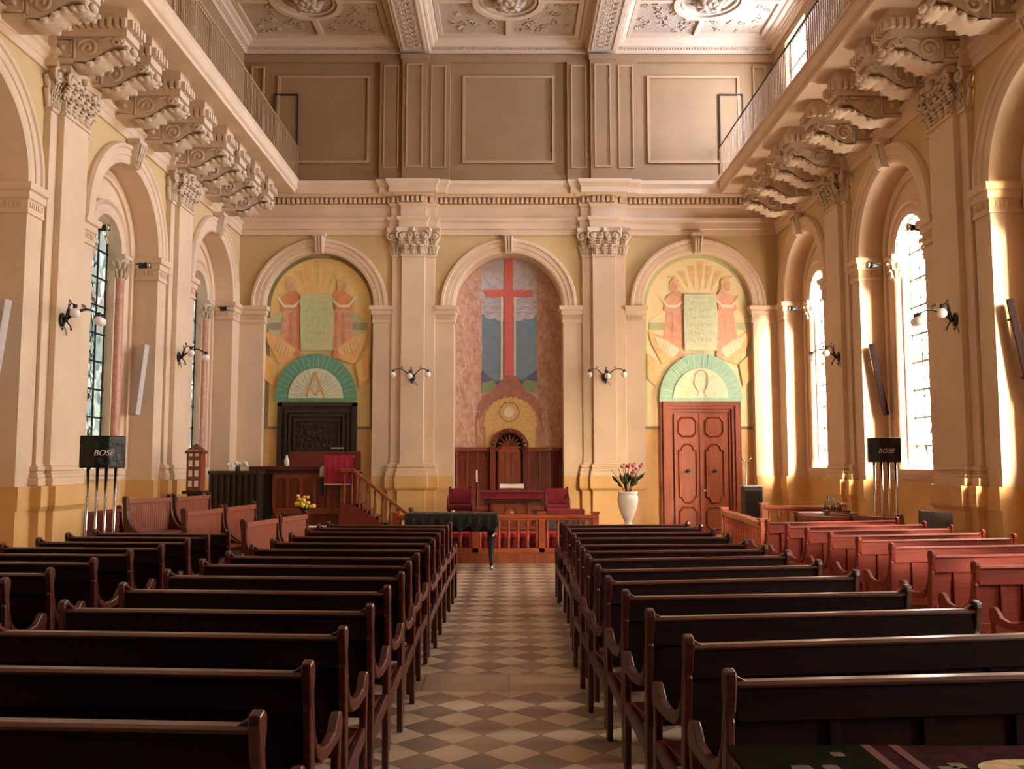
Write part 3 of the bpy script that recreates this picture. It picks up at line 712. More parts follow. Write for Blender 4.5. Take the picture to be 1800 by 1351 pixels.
# consoles
def console():
    r = struct_none('gallery_console')       # local: u across (0..), -y out of the wall, like the pilasters
    hw = .24; m = MB()
    LC = 1.2
    path = [(-hw, 0), (-hw, -LC), (hw, -LC), (hw, 0)]
    m.sweep(path, [(-.0, 8.34), (-.05, 8.34), (-.07, 8.4), (-.03, 8.42), (-.02, 8.45), (-.02, 8.62), (-.1, 8.64), (-.12, 8.68), (-.12, 8.73), (-.17, 8.76), (-.18, 8.79), (0, 8.8)])
    m.box(-hw + .001, hw - .001, -LC + .001, 0, 8.35, 8.799)
    for k in range(11):
        y = -.08 - k * .11
        for q in (-1, 1): m.box(min(q * hw, q * (hw + .09)), max(q * hw, q * (hw + .09)), y - .03, y + .03, 8.47, 8.61)
    for k in range(5): u = -.22 + .11 * k; m.box(u - .03, u + .03, -LC - .09, -LC, 8.47, 8.61)
    m.build('dentil_block', STUC, r)
    m = MB(); pts = [(0, 8.35), (0, 7.98), (-.3, 7.94), (-.42, 7.97), (-.55, 7.96), (-.7, 8.02), (-.84, 8.12), (-.96, 8.2), (-1.1, 8.2), (-1.15, 8.27), (-1.14, 8.35)]
    m.prism(pts, -hw + .04, hw - .04, 'x')
    m.box(-hw - .01, hw + .01, -.38, 0, 7.94, 8.0)
    for q in (-1, 1):
        x = q * (hw - .03)
        for (cy, cz, RR, sg) in ((-.6, 8.17, .165, 1), (-1.04, 8.27, .075, -1)):
            m.tube([(x, cy + RR * (1 - i / 24) * cos(i * .5) * sg, cz + RR * (1 - i / 24) * sin(i * .5)) for i in range(22)], .026, 5)
        m.tube([(x, -.74, 8.28), (x, -.86, 8.32), (x, -.97, 8.33)], .022, 5)
        m.tube([(x, -.4, 8.0), (x, -.4, 8.34)], .022, 5)
        for (a, b, c, d) in ((-.34, -.08, 8.05, 8.31),):
            m.tube([(x, a, c), (x, b, c), (x, b, d), (x, a, d), (x, a, c)], .02, 4); m.ball((x, (a + b) / 2, (c + d) / 2), .055, 6)
    m.build('scroll_bracket', STUC, r)
    m = MB()
    base = [Vector((-.38, 7.95)), Vector((-.55, 7.94)), Vector((-.7, 7.99)), Vector((-.84, 8.09)), Vector((-.97, 8.15)), Vector((-1.08, 8.13)), Vector((-1.17, 8.17)), Vector((-1.2, 8.25))]
    m.smooth = True; NB = 28; vs = []
    for i in range(NB + 1):
        t = i / NB * (len(base) - 1); k = min(int(t), len(base) - 2); p = base[k].lerp(base[k + 1], t - k)
        lobe = .72 + .28 * abs(sin(t * pi)); w_ = (hw + .01) * lobe * (1 - .25 * (i / NB) ** 3)
        for q, dz in ((-1, -.005), (-.62, -.055), (-.3, -.03), (0, -.075), (.3, -.03), (.62, -.055), (1, -.005)):
            vs.append((q * w_, p.x, p.y + dz - .02 * abs(sin(t * pi)) * abs(q)))
    m.add(vs, [(i * 7 + j, i * 7 + j + 1, (i + 1) * 7 + j + 1, (i + 1) * 7 + j) for i in range(NB) for j in range(6)]); m.smooth = False
    for i in range(1, len(base) - 1):
        p = base[i] + (base[i + 1] - base[i]) * .5
        for q in (-1, 1): m.ball((q * (hw - .05), p.x, p.y - .03), .05, 6, (1, 1.2, .8))
    m.ball((0, -1.22, 8.2), .06, 6, (2.2, 1, 1))
    m.build('acanthus_leaf', STUC, r)
    return r
cp = None
CY = [10.95, 12.2, 13.58, 14.52, 15.85, 17.15, 18.53, 19.47, 20.65, 21.85]
for side, w in ((-1, 'left'), (1, 'right')):
    for i, y in enumerate(reversed(CY)):
        if cp is None: cp = console(); o = cp
        else: o = copy_tree(cp)
        o.matrix_world = TT(side, y + .1)
        tag(o, 'scrolled plaster console under the %s gallery, %s from the far wall' % (w, ordn[i]), 'console', 'consoles under the %s gallery' % w)

#@@PART2
# ------------------------------------------------------------------ murals
def mcol(name, rgb, var=.07, vs=8, rgb2=None):
    lt = lambda c: tuple(255 * (v / 255) ** .78 for v in c)
    rgb = lt(rgb); rgb2 = lt(rgb2) if rgb2 else None
    return mat(name, rgb, .8, var=var, vscale=vs, rgb2=rgb2)
P_ROCK = mcol('paint_rock', (214, 172, 146), vs=7, rgb2=(184, 132, 110)); P_LILAC = mcol('paint_lilac_white', (202, 192, 196)); P_BLUE = mcol('paint_blue', (110, 136, 152), .06, 3)
P_RED = mcol('paint_red', (220, 96, 86), .04); P_PURP = mcol('paint_purple', (86, 82, 118)); P_GRN = mcol('paint_green', (122, 144, 92)); P_BRN = mcol('paint_brown', (168, 104, 82), .1)
P_BRN2 = mcol('paint_umber', (186, 134, 98), .08); P_GOLD = mcol('paint_gold', (226, 178, 100), .1, 14); P_CRM = mcol('paint_cream', (240, 220, 180), .05); P_LINE = mcol('paint_line', (120, 92, 66), .05)
P_ORN = mcol('paint_orange', (228, 150, 78), vs=5, rgb2=(226, 178, 92)); P_YELL = mcol('paint_yellow', (228, 196, 112), vs=4, rgb2=(222, 176, 96)); P_ORD = mcol('paint_deep_orange', (222, 134, 76), .1)
P_ROSE = mcol('paint_rose', (224, 156, 122), .1); P_SALM = mcol('paint_salmon', (232, 160, 122), .08); P_TAB = mcol('paint_sage', (186, 188, 126), .05); P_GRY = mcol('paint_grey_green', (150, 140, 106), .08); P_TEAL = mcol('paint_viridian', (84, 142, 106), .08)
P_PALE = mcol('paint_pale_green', (204, 208, 160), .06); P_LYEL = mcol('paint_light_yellow', (240, 220, 160), vs=4, rgb2=(238, 206, 140)); P_LORN = mcol('paint_light_orange', (240, 190, 116), .08)
P_TEAL2 = mcol('paint_light_viridian', (140, 184, 148), .06); P_OLIVE = mcol('paint_olive', (120, 106, 60), .08)
MUR = [P_ROCK, P_LILAC, P_BLUE, P_RED, P_PURP, P_GRN, P_BRN, P_BRN2, P_GOLD, P_CRM, P_LINE, P_ORN, P_YELL, P_ORD, P_ROSE, P_TAB, P_GRY, P_TEAL, P_PALE, P_LYEL, P_LORN, P_TEAL2, P_OLIVE, P_SALM]
def mural(Y):
    st = {'k': 0}; mb = MB()
    def px(pts, m):
        y = Y - .004 - .0012 * st['k']; st['k'] += 1
        P = [at_y(a, b, Y) for a, b in pts]; mb.mat(MUR.index(m)); mb.add([(p[0], y, p[1]) for p in P], [list(range(len(P)))])
    def xz(P, m):
        y = Y - .004 - .0012 * st['k']; st['k'] += 1
        mb.mat(MUR.index(m)); mb.add([(p[0], y, p[1]) for p in P], [list(range(len(P)))])
    def line(pts, m, w=.012, closed=False):
        y = Y - .004 - .0012 * st['k']; st['k'] += 1; P = [Vector(at_y(a, b, Y)) for a, b in pts]; mb.mat(MUR.index(m))
        if closed: P.append(P[0])
        for a, b in zip(P[:-1], P[1:]):
            d = (b - a); 
            if d.length < 1e-5: continue
            n = Vector((-d.y, d.x)).normalized() * w; mb.add([(q.x, y, q.y) for q in (a - n, b - n, b + n, a + n)], [(0, 1, 2, 3)])
    return mb, px, xz, line
def ell(cx, cy, rx, ry, a0=0, a1=360, n=24): return [(cx + rx * cos(radians(a0 + (a1 - a0) * i / n)), cy - ry * sin(radians(a0 + (a1 - a0) * i / n))) for i in range(n + 1)]
def arch_poly(c, r, zb, n=32): return [(c - r, zb)] + [(c - r * cos(pi * i / n), ZS + r * sin(pi * i / n)) for i in range(n + 1)] + [(c + r, zb)]
# middle: red cross
Yc = YW + .7; mb, px, xz, line = mural(Yc)
xz(arch_poly(0, R_ARCH - .01, 2.18), P_ROCK)
px([(846, 560), (846, 456), (868, 448), (895, 444), (922, 448), (944, 458), (944, 560)], P_LILAC)
px([(847, 552), (944, 552), (944, 672), (847, 672)], P_BLUE)
for i in range(5): px(ell(862 + i * 17, 552, 11, 9 + (i % 2) * 3), P_LILAC)
for r in (30, 48, 66, 84):
    line(ell(895, 470, r, r * .9, 200, 340, 14), P_BLUE, .006)
for i in range(3): line([(848 + 12 * k, 530 + i * 9 + 3 * (k % 2)) for k in range(9)], P_PURP, .004)
px([(847, 650), (860, 662), (872, 670), (884, 666), (884, 676), (847, 676)], P_PURP); px([(944, 650), (930, 660), (918, 668), (906, 664), (906, 676), (944, 676)], P_PURP)
px([(847, 672), (868, 668), (878, 686), (847, 690)], P_GRN); px([(944, 670), (922, 667), (914, 686), (944, 690)], P_GRN)
px([(880, 668), (880, 520), (884, 520), (884, 668)], P_CRM); px([(907, 668), (907, 520), (903, 520), (903, 668)], P_CRM)
px([(897, 656), (886, 662), (876, 674), (866, 686), (850, 696), (842, 712), (838, 735), (838, 788), (952, 788), (952, 735), (948, 712), (940, 696), (924, 686), (916, 674), (908, 662)], P_BRN)
px([(838, 788), (838, 745), (852, 720), (872, 704), (897, 698), (922, 704), (940, 720), (952, 745), (952, 788)], P_BRN2)
px([(887, 442), (901, 442), (902.5, 660), (886, 660)], P_RED); px([(847, 510), (938, 510), (933, 516), (938, 522), (853, 522), (856, 516)], P_RED)
for i in range(15):
    a = radians(180 * i / 14); px(ell(897 + 42 * cos(a), 745 - 42 * sin(a), 6, 6, n=10), P_GOLD)
px(ell(897, 745, 44, 44, 0, 180) + [(853, 788), (941, 788)], P_GOLD)
line(ell(895, 724, 17, 17), P_LINE, .012, True); px(ell(895, 724, 9, 9), P_CRM)
rnd = random.Random(5)
for k in range(60):   # rocky strokes
    x = rnd.choice([rnd.uniform(804, 842), rnd.uniform(950, 986)]); y = rnd.uniform(520, 770)
    line([(x, y), (x + rnd.uniform(-8, 8), y + rnd.uniform(10, 26)), (x + rnd.uniform(-10, 10), y + rnd.uniform(24, 44))], rnd.choice([P_BRN, P_BRN2, P_CRM]), .006)
o = mb.build('mural', MUR); tag(o, 'painted mural of a red cross over blue sky and brown mountain in the middle arch', 'mural', 'arch murals')
# sides
def side_mural(c, dx, warm):
    Ys = YW + .2; mb, px0, xz, line0 = mural(Ys)
    px = lambda p, m: px0([(a + dx, b) for a, b in p], m); line = lambda p, m, w=.012, closed=False: line0([(a + dx, b) for a, b in p], m, w, closed)
    Y0, O0, D0, R0, T0, V0 = (P_YELL, P_ORN, P_ORD, P_ROSE, P_TAB, P_TEAL) if warm else (P_LYEL, P_LORN, P_SALM, P_SALM, P_PALE, P_TEAL2)
    G0 = P_GRY if warm else P_TAB
    zb = at_y(557, 751, Ys)[1]
    xz(arch_poly(c, R_ARCH - .005, zb), P_OLIVE if warm else P_TAB); xz(arch_poly(c, R_ARCH - .1, zb + .0), Y0)
    xz([(c - R_ARCH, zb - .05), (c + R_ARCH, zb - .05), (c + R_ARCH, zb + .03), (c - R_ARCH, zb + .03)], P_OLIVE)
    if warm: px(ell(557, 470, 30, 30, 35, 145), P_GRY)
    # burning rays in the crown
    for k in range(-3, 4):
        px([(557 + k * 9, 512), (557 + k * 17 - 7, 458 + abs(k) * 9), (557 + k * 17 + 7, 458 + abs(k) * 9)], O0 if k % 2 else (P_GOLD if warm else P_LORN))
    px([(470, 560), (500, 545), (520, 560), (512, 590), (480, 600), (472, 585)], P_TAB if warm else P_LYEL); px([(643, 560), (614, 545), (596, 560), (602, 590), (634, 600), (642, 585)], P_TAB if warm else P_LYEL)
    # grey meander band
    px([(468, 567), (494, 567), (494, 580), (468, 580)], G0); px([(620, 567), (646, 567), (646, 580), (620, 580)], G0)
    # two robed figures with raised arms and wings
    for q in (-1, 1):
        f_ = lambda pts: [(557 + q * (a), b) for a, b in pts]
        px(f_([(28, 520), (38, 508), (60, 522), (64, 545), (52, 552), (34, 548)]), D0)
        px(f_([(34, 545), (58, 545), (66, 600), (60, 622), (40, 618), (30, 600)]), R0)
        px(f_([(30, 545), (36, 545), (36, 612), (28, 618)]), D0)
        px(f_([(36, 492), (46, 488), (54, 498), (52, 512), (38, 512)]), P_GOLD if warm else P_LORN)
        px(ell(557 + q * 46, 504, 6, 8, n=12), P_ROSE)
        px(f_([(28, 524), (40, 536), (56, 536), (68, 520), (71, 523), (57, 541), (39, 541), (26, 528)]), P_CRM)
        px(f_([(44, 550), (48, 550), (49, 606), (43, 606)]), D0)
        px(f_([(30, 616), (64, 592), (90, 582), (86, 602), (66, 640), (40, 632)]), O0)
        px(f_([(34, 616), (60, 598), (80, 590), (70, 612), (48, 628)]), P_CRM if not warm else P_LORN)
        px(f_([(28, 622), (36, 612), (42, 626), (32, 632)]), D0)
        px(f_([(68, 640), (92, 620), (92, 665), (76, 680)]), O0)
        for k in range(5): line(f_([(48 + k * 5, 612 - k * 4), (52 + k * 6, 626 - k * 2)]), P_LINE if warm else P_ORN, .004)
        for k in range(6): line(f_([(34 + k * 5, 556), (36 + k * 5, 606)]), D0, .003)
    # stone tablet with small strokes of script
    px([(529, 518), (585, 518), (588, 562), (586, 616), (530, 616), (529, 562)], T0)
    rnd = random.Random(int(c * 3) + 30)
    for row in range(6):
        y = 530 + row * 13; x = 540
        while x < 576:
            line([(x, y), (x + rnd.uniform(-2, 3), y + rnd.uniform(3, 7)), (x + rnd.uniform(1, 5), y + rnd.uniform(-1, 5))], P_GRY if warm else P_GRY, .004); x += rnd.uniform(5, 8)
    # viridian sunburst lunette over the door
    L = lambda r: ell(557, 700, r, r * 1.08, 0, 180, 32)
    px(L(72), V0); px([(485, 699), (629, 699), (629, 706), (485, 706)], V0); 
    for i in range(22):
        a = radians(4 + 172 * i / 21); line([(557 + 50 * cos(a), 700 - 54 * sin(a)), (557 + 70 * cos(a), 700 - 75 * sin(a))], P_TEAL2 if warm else P_PALE, .007)
    px(L(48), P_PALE)
    for i in range(16):
        a = radians(8 + 164 * i / 15); line([(557 + 18 * cos(a), 700 - 19 * sin(a)), (557 + 44 * cos(a), 700 - 47 * sin(a))], G0, .005)
    return mb, px, line
mb, px, line = side_mural(-4.94, 0, True)
line([(541, 699), (556, 655)], P_ORD, .02); line([(573, 699), (556, 655)], P_ORD, .02); line([(548, 682), (557, 695), (566, 682)], P_ORD, .014)
o = mb.build('mural', MUR); tag(o, 'orange and yellow mural of two robed angels over a dark green sunburst, left arch', 'mural', 'arch murals')
mb, px, line = side_mural(4.94, 673, False)
line([(549, 698), (553, 690), (545, 676), (546, 660), (552, 652), (562, 652), (568, 660), (569, 676), (562, 690), (566, 698)], P_LINE, .008)
o = mb.build('mural', MUR); tag(o, 'pale yellow mural of two robed figures over a light green sunburst, right arch', 'mural', 'arch murals')

# ------------------------------------------------------------------ doors of the far wall
def oct_panel(cx, cz, hx, hz, kind):
    if kind == 'oct':
        k = .42; return [(cx - hx, cz - hz * (1 - k)), (cx - hx * (1 - k), cz - hz), (cx + hx * (1 - k), cz - hz), (cx + hx, cz - hz * (1 - k)), (cx + hx, cz + hz * (1 - k)), (cx + hx * (1 - k), cz + hz), (cx - hx * (1 - k), cz + hz), (cx - hx, cz + hz * (1 - k))]
    out = []
    prof = [(-1, .78), (-.74, .79), (-.66, .84), (-.6, .9), (-.45, .96), (-.2, .99), (0, 1), (.2, .99), (.45, .96), (.6, .9), (.66, .84), (.74, .79), (1, .78)]
    return [(cx + a * hx, cz + b * hz) for a, b in prof] + [(cx + a * hx, cz - b * hz) for a, b in reversed(prof)]
dr = struct(struct_none('door_1')); x0, x1, zt = 3.93, 6.03, 3.47; Y = YW + .2
m = MB()
for i, (e, d) in enumerate(((0, .10), (.07, .16), (.15, .12), (.22, .07), (.30, .03))):
    m.box(x0 + e, x0 + e + .09, Y - d, Y, 0, zt - e); m.box(x1 - e - .09, x1 - e, Y - d, Y, 0, zt - e); m.box(x0 + e + .09, x1 - e - .09, Y - d, Y, zt - e - .09, zt - e)
m.build('door_frame', WOODR, dr)
mid = (x0 + x1) / 2; a, b = x0 + .36, x1 - .36
for q in (0, 1):
    lo, hi = (a, mid - .01) if q == 0 else (mid + .01, b); cx = (lo + hi) / 2
    l = MB(); l.box(lo, hi, Y - .09, Y - .02, .02, 3.1)
    leaf_o = l.build('door_leaf', WOODR, dr)
    for (cz, hz, kd) in ((2.76, .27, 'oct'), (1.56, .78, 'tall'), (.42, .30, 'oct')):
        p = MB(); P1 = oct_panel(cx, cz, .25, hz, kd); P2 = oct_panel(cx, cz, .2, hz - .055, kd); n = len(P1)
        # raised moulding ring, then a sunk field
        y0, y1, y2 = Y - .09, Y - .135, Y - .095
        P15 = oct_panel(cx, cz, .225, hz - .027, kd)
        p.add([(u, y0, z) for u, z in P1] + [(u, y1, z) for u, z in P15] + [(u, y2, z) for u, z in P2],
              [(i, (i + 1) % n, n + (i + 1) % n, n + i) for i in range(n)] + [(n + i, n + (i + 1) % n, 2 * n + (i + 1) % n, 2 * n + i) for i in range(n)] + [[2 * n + i for i in range(n)]])
        p.build('door_panel', WOODR, leaf_o)
    k = MB(); k.ball((cx, Y - .17, 1.63), .05, 10); k.tube([(cx, Y - .1, 1.63), (cx, Y - .17, 1.63)], .03, 8); k.build('door_knob', WOODD, leaf_o)
k = MB(); k.box(mid - .035, mid + .035, Y - .125, Y - .09, .02, 3.1); k.build('meeting_stile', WOODR, dr)
k = MB(); k.ball((mid + .06, Y - .16, 1.12), .035, 10); k.tube([(mid + .06, Y - .1, 1.12), (mid + .06, Y - .16, 1.12)], .014, 8); k.build('door_handle', CHROME, dr)

dl = struct(struct_none('door_2')); m = MB(); x0, x1, zt = -6.0, -3.94, 3.39
m.box(x0, x0 + .12, Y - .12, Y, 0, zt); m.box(x1 - .12, x1, Y - .12, Y, 0, zt); m.box(x0, x1, Y - .12, Y, zt - .1, zt); m.build('door_frame', MATS['dark_oak'], dl)
m = MB(); m.box(x0 + .12, x1 - .12, Y - .05, Y, 0, zt - .1)
for i, (e, d) in enumerate(((.2, .09), (.3, .12), (.42, .09))): frame(m, x0 + e, x1 - e, 1.9 + e * .6, zt - e, Y - .05, .06, d - .03)
rnd = random.Random(11)
for k in range(26):   # carved scrolls of the dark panel
    cx, cz = rnd.uniform(x0 + .55, x1 - .55), rnd.uniform(2.2, 2.95); s0 = rnd.uniform(0, 6)
    m.tube([(cx + .13 * cos(s0 + j * .5) * (1 - j / 14), Y - .07, cz + .13 * sin(s0 + j * .5) * (1 - j / 14)) for j in range(11)], .02, 5)
for u in (-5.35, -4.6): m.box(u - .02, u + .02, Y - .09, Y - .05, 2.1, 3.0)
m.build('carved_panel', WOODD, dl)
m = MB(); m.box(-4.58, -4.26, Y - .16, Y - .12, 2.2, 2.23); m.build('brass_plate', GREYP, dl)

# ------------------------------------------------------------------ wainscot with arched canopy in the middle arch
Y = YW + .68
r = thing('wood_panelling', 'red-brown wood panelling with arched canopy below the painted red cross', 'panelling', (0, Y, 0)); 
m = MB(); m.box(-1.41, 1.41, -.06, 0, .4, 2.2); m.build('backing', WOODZ, r)
m = MB(); m.box(-1.41, 1.41, -.14, -.0, 2.14, 2.24); m.box(-1.41, 1.41, -.1, 0, .6, .7)
for k in range(11):
    u = -1.36 + k * .272; m.box(u - .02, u + .02, -.1, -.06, .7, 2.14)
for k in range(10):
    u = -1.36 + k * .272 + .136; m.prism(arc(u, 1.9, .1, 0, pi, 8) + [(u - .1, 1.98), (u - .13, 2.1), (u + .13, 2.1)][::-1][:0] + [(u - .085, 1.9)] + list(reversed(arc(u, 1.9, .085, 0, pi, 8))), -.09, -.06)
m.build('panel_mouldings', WOODR, r)
m = MB(); cx = .02
pro = [(.36, -.06), (.36, -.24), (.40, -.28), (.46, -.26), (.5, -.2), (.5, -.06)]
k0 = MB(); arch_ring(m, cx, 2.24, pro, 24)
for q in (-1, 1): m.box(cx + q * .43 - .07, cx + q * .43 + .07, -.26, 0, .6, 2.24)
for i in range(13): a = pi * i / 12; m.ball((cx + .43 * cos(a), -.28, 2.24 + .43 * sin(a)), .035, 6)
m.build('arched_canopy', WOODZ, r)
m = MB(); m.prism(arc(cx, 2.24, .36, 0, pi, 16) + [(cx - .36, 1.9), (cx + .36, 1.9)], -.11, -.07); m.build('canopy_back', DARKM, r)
m = MB(); m.box(cx - .3, cx + .3, -.2, -.1, .6, 2.1)
for u in (-.24, -.08, .08, .24): m.box(cx + u - .025, cx + u + .025, -.23, -.2, .7, 2.1)
for i in range(9):
    a = pi * i / 8; m.tube([(cx, -.13, 2.24), (cx + .2 * cos(a), -.14, 2.24 + .2 * sin(a)), (cx + .32 * cos(a), -.15, 2.24 + .32 * sin(a))], [.02, .035, .02], 5)
m.frustum((cx - .3, cx + .3, -.24, -.1), (cx - .16, cx + .16, -.14, -.1), 2.1, 2.3)
m.build('carved_chair_back', WOODR, r)

# ------------------------------------------------------------------ chancel floor, steps
m = MB(); m.box(-1.95, 1.95, 18.6, 23.28, 0, .42); m.mat(1); m.box(-1.95, 1.95, 18.57, 18.6, 0, .42); tag(m.build('chancel_platform', [WOOD, WOOD]), 'dark wood chancel platform behind the communion rail', 'platform')
m = MB(); m.box(-2.2, 1.72, 16.9, 18.56, 0, .18); tag(m.build('chancel_step', WOODR), 'low wooden step under the communion rail at the aisle end', 'step')

def baluster_prof(h): return [(.012, 0), (.03, 0), (.03, .04 * h / .5), (.018, .06 * h / .5), (.028, .12 * h / .5), (.036, .19 * h / .5), (.024, .3 * h / .5), (.016, .37 * h / .5), (.026, .42 * h / .5), (.026, h), (.012, h)]
def rail(name, label, pts, z0, z1, posts, group=None, mt=WOODB, sp=.17, panelled=False):
    r = tag(struct_none(name), label, 'balustrade', group)
    for (a, b) in zip(pts[:-1], pts[1:]):
        A, B = Vector(a), Vector(b); L = (B - A).length; d = (B - A).normalized(); n = Vector((d.y, -d.x)); an = atan2(d.y, d.x)
        M = Matrix.Translation((A.x, A.y, 0)) @ Matrix.Rotation(an, 4, 'Z')
        m = MB(); m.T = M; m.box(0, L, -.09, .09, z1 - .06, z1); m.box(0, L, -.05, .05, z1 - .1, z1 - .06); m.build('top_rail', mt, r, bevel=.008)
        m = MB(); m.T = M; m.box(0, L, -.06, .06, z0, z0 + .08); m.build('bottom_rail', mt, r)
        k = int(L / sp)
        for i in range(k):
            u = (i + .5) * L / k; m = MB(); m.lathe(baluster_prof(z1 - .1 - z0 - .08), (0, 0, 0), 10); o = m.build('baluster', mt, r)
            o.matrix_local = M @ Matrix.Translation((u, 0, z0 + .08))
    for p in posts:
        m = MB(); m.box(p[0] - .06, p[0] + .06, p[1] - .06, p[1] + .06, z0, z1 + .02); m.box(p[0] - .08, p[0] + .08, p[1] - .08, p[1] + .08, z1 + .02, z1 + .06); m.build('post', mt, r, bevel=.006)
    return r
rail('communion_rail', 'turned-baluster communion rail across the end of the centre aisle', [(-2.1, 17.15), (-.62, 17.15), (.62, 17.15), (1.62, 17.15)], .18, .87, [(-2.1, 17.15), (-.62, 17.15), (.62, 17.15), (1.62, 17.15)], mt=WOODB)
for i, (x, w, wl) in enumerate(((-1.35, 1.3, 'behind the black piano'), (0, 1.1, 'in the middle of the aisle view'), (1.1, .85, 'at the right end of the rail'))):
    m = MB(); m.box(x - w / 2, x + w / 2, 17.4, 17.75, .18, .42); 
    r = thing('kneeling_bench', 'red cushioned kneeling bench behind the rail, %s' % wl, 'bench', group='red benches behind the communion rail')
    m.build('seat_box', RED, r, bevel=.02); m = MB(); m.box(x - w / 2 - .02, x + w / 2 + .02, 17.38, 17.78, .421, .52); m.build('cushion', REDB, r, bevel=.03)
# communion table
r = thing('communion_table', 'wooden communion table with red velvet top below the arched canopy', 'table', (.07, 19.9, .42))
m = MB(); m.box(-.66, .66, -.36, .36, .64, .78); m.box(-.70, .70, -.40, .40, .78, .81); m.build('red_cloth', RED, r, bevel=.01)
m = MB(); m.box(-.6, .6, -.3, .3, .56, .64); m.build('table_top', WOOD, r)
m = MB(); m.box(-.42, .42, -.22, .22, 0, .56); m.box(-.5, .5, -.28, .28, 0, .06)
for u in (-.36, -.12, .12, .36): m.box(u - .03, u + .03, -.25, -.22, .06, .56)
m.build('pedestal', WOODR, r)
m = MB(); lathe_x(m, [(0.001, 0), (.1, 0), (.12, .02), (.1, .04), (.001, .04)], (-.06, -.24, .32), 16); m.build('round_emblem', WOODB, r)
r = thing('open_book', 'open book on a low wooden stand on the communion table', 'book', (.07, 19.8, 1.231))
m = MB(); m.prism([(-.17, 0), (.17, 0), (.17, .02), (-.17, .02)], -.1, .1); m.box(-.12, .12, -.02, .02, .02, .06); m.build('stand', WOODR, r)
m = MB(); m.add([(-.26, -.14, .06), (0, -.14, .07), (.26, -.14, .06), (.26, .14, .12), (0, .14, .13), (-.26, .14, .12), (-.26, -.14, .09), (0, -.14, .08), (.26, -.14, .09), (.26, .14, .15), (0, .14, .14), (-.26, .14, .15)],
    [(0, 1, 4, 5), (1, 2, 3, 4), (6, 7, 10, 11), (7, 8, 9, 10), (0, 1, 7, 6), (1, 2, 8, 7), (5, 4, 10, 11), (4, 3, 9, 10), (0, 5, 11, 6), (2, 3, 9, 8)]); m.build('pages', PAPER, r)
for q, w in ((-1, 'left'), (1, 'right')):
    r = thing('chancel_chair', 'red upholstered chancel armchair %s of the communion table' % w, 'chair', (q * 1.12 if q < 0 else 1.12, 21.2, .42), 0, 'chancel armchairs')
    m = MB(); m.box(-.27, .27, -.27, .27, .34, .46); m.build('seat', RED, r, bevel=.03)
    m = MB(); m.box(-.27, .27, .2, .27, .46, .82); m.build('backrest', RED, r, bevel=.02)
    for x, y in ((-.25, -.24), (.25, -.24), (-.25, .25), (.25, .25)): m = MB(); m.box(x - .025, x + .025, y - .025, y + .025, 0, .34 if y < 0 else .86); m.build('leg', WOOD, r)
    for x in (-.27, .27): m = MB(); m.tube([(x, -.24, .34), (x, -.25, .56), (x, 0, .64), (x, .24, .68)], .025, 6); m.build('arm', WOOD, r)
m = MB()
for u in (-1.5,): pass
r = thing('chancel_bench', 'low dark bench with a purple-red cushion right of the communion table', 'bench', (1.25, 20.2, .42))
m = MB(); m.box(-.42, .42, -.2, .2, .001, .3); m.build('base', WOODD, r); m = MB(); m.box(-.42, .42, -.2, .2, .3, .4); m.build('cushion', RED, r, bevel=.02)
for i, (x, wl) in enumerate(((-.72, ''),)):
    r = thing('candle_stand', 'thin dark stand with a white candle left of the open book', 'candle', (x, 20.6, .42))
    m = MB(); m.lathe([(.001, 0), (.1, 0), (.1, .02), (.015, .05), (.015, .95), (.05, .97), (.05, .99), (.001, .99)], (0, 0, 0), 10); m.build('stand', WOODD, r)
    m = MB(); m.lathe([(.02, .99), (.02, 1.25), (.001, 1.26)], (0, 0, 0), 8); m.build('candle', WHITE, r)

# ------------------------------------------------------------------ pews
def bench_end(m, t0, t1, H=1.05):
    """carved end outline in (y, z), y forward"""
    post = [(-.075, H - .03), (-.07, H), (-.03, H + .012), (0, H - .01), (.002, H - .06), (-.012, H - .12), (.0, .86), (.022, .76), (.06, .705), (.14, .665), (.24, .655), (.33, .675), (.37, .72), (.40, .745), (.445, .735), (.465, .695), (.455, .64), (.43, .6),
            (.435, .48), (.44, .40), (.46, .2), (.465, 0), (.41, 0), (.40, .2), (.39, .36), (.3, .34), (.2, .30), (.12, .24), (.06, .16), (.045, 0), (-.02, 0), (-.02, .3), (-.03, .6), (-.06, .86)]
    # opening between arm and seat keeps the end frame light
    m.prism(post[:17] + [(.43, .6), (.40, .62), (.24, .6), (.12, .61), (.045, .66), (.02, .72)] + [(-.055, .9)], t0, t1, 'x')
    m.prism([(-.03, .92), (.015, .80), (.035, .5), (.04, 0), (-.02, 0), (-.025, .5), (-.05, .86)], t0 + .003, t1 - .003, 'x')
    m.prism([(.405, .64), (.45, .64), (.44, .42), (.465, 0), (.41, 0), (.395, .4)], t0 + .002, t1 - .002, 'x')
    m.prism([(.03, .36), (.41, .46), (.41, .38), (.03, .27)], t0 + .004, t1 - .004, 'x')
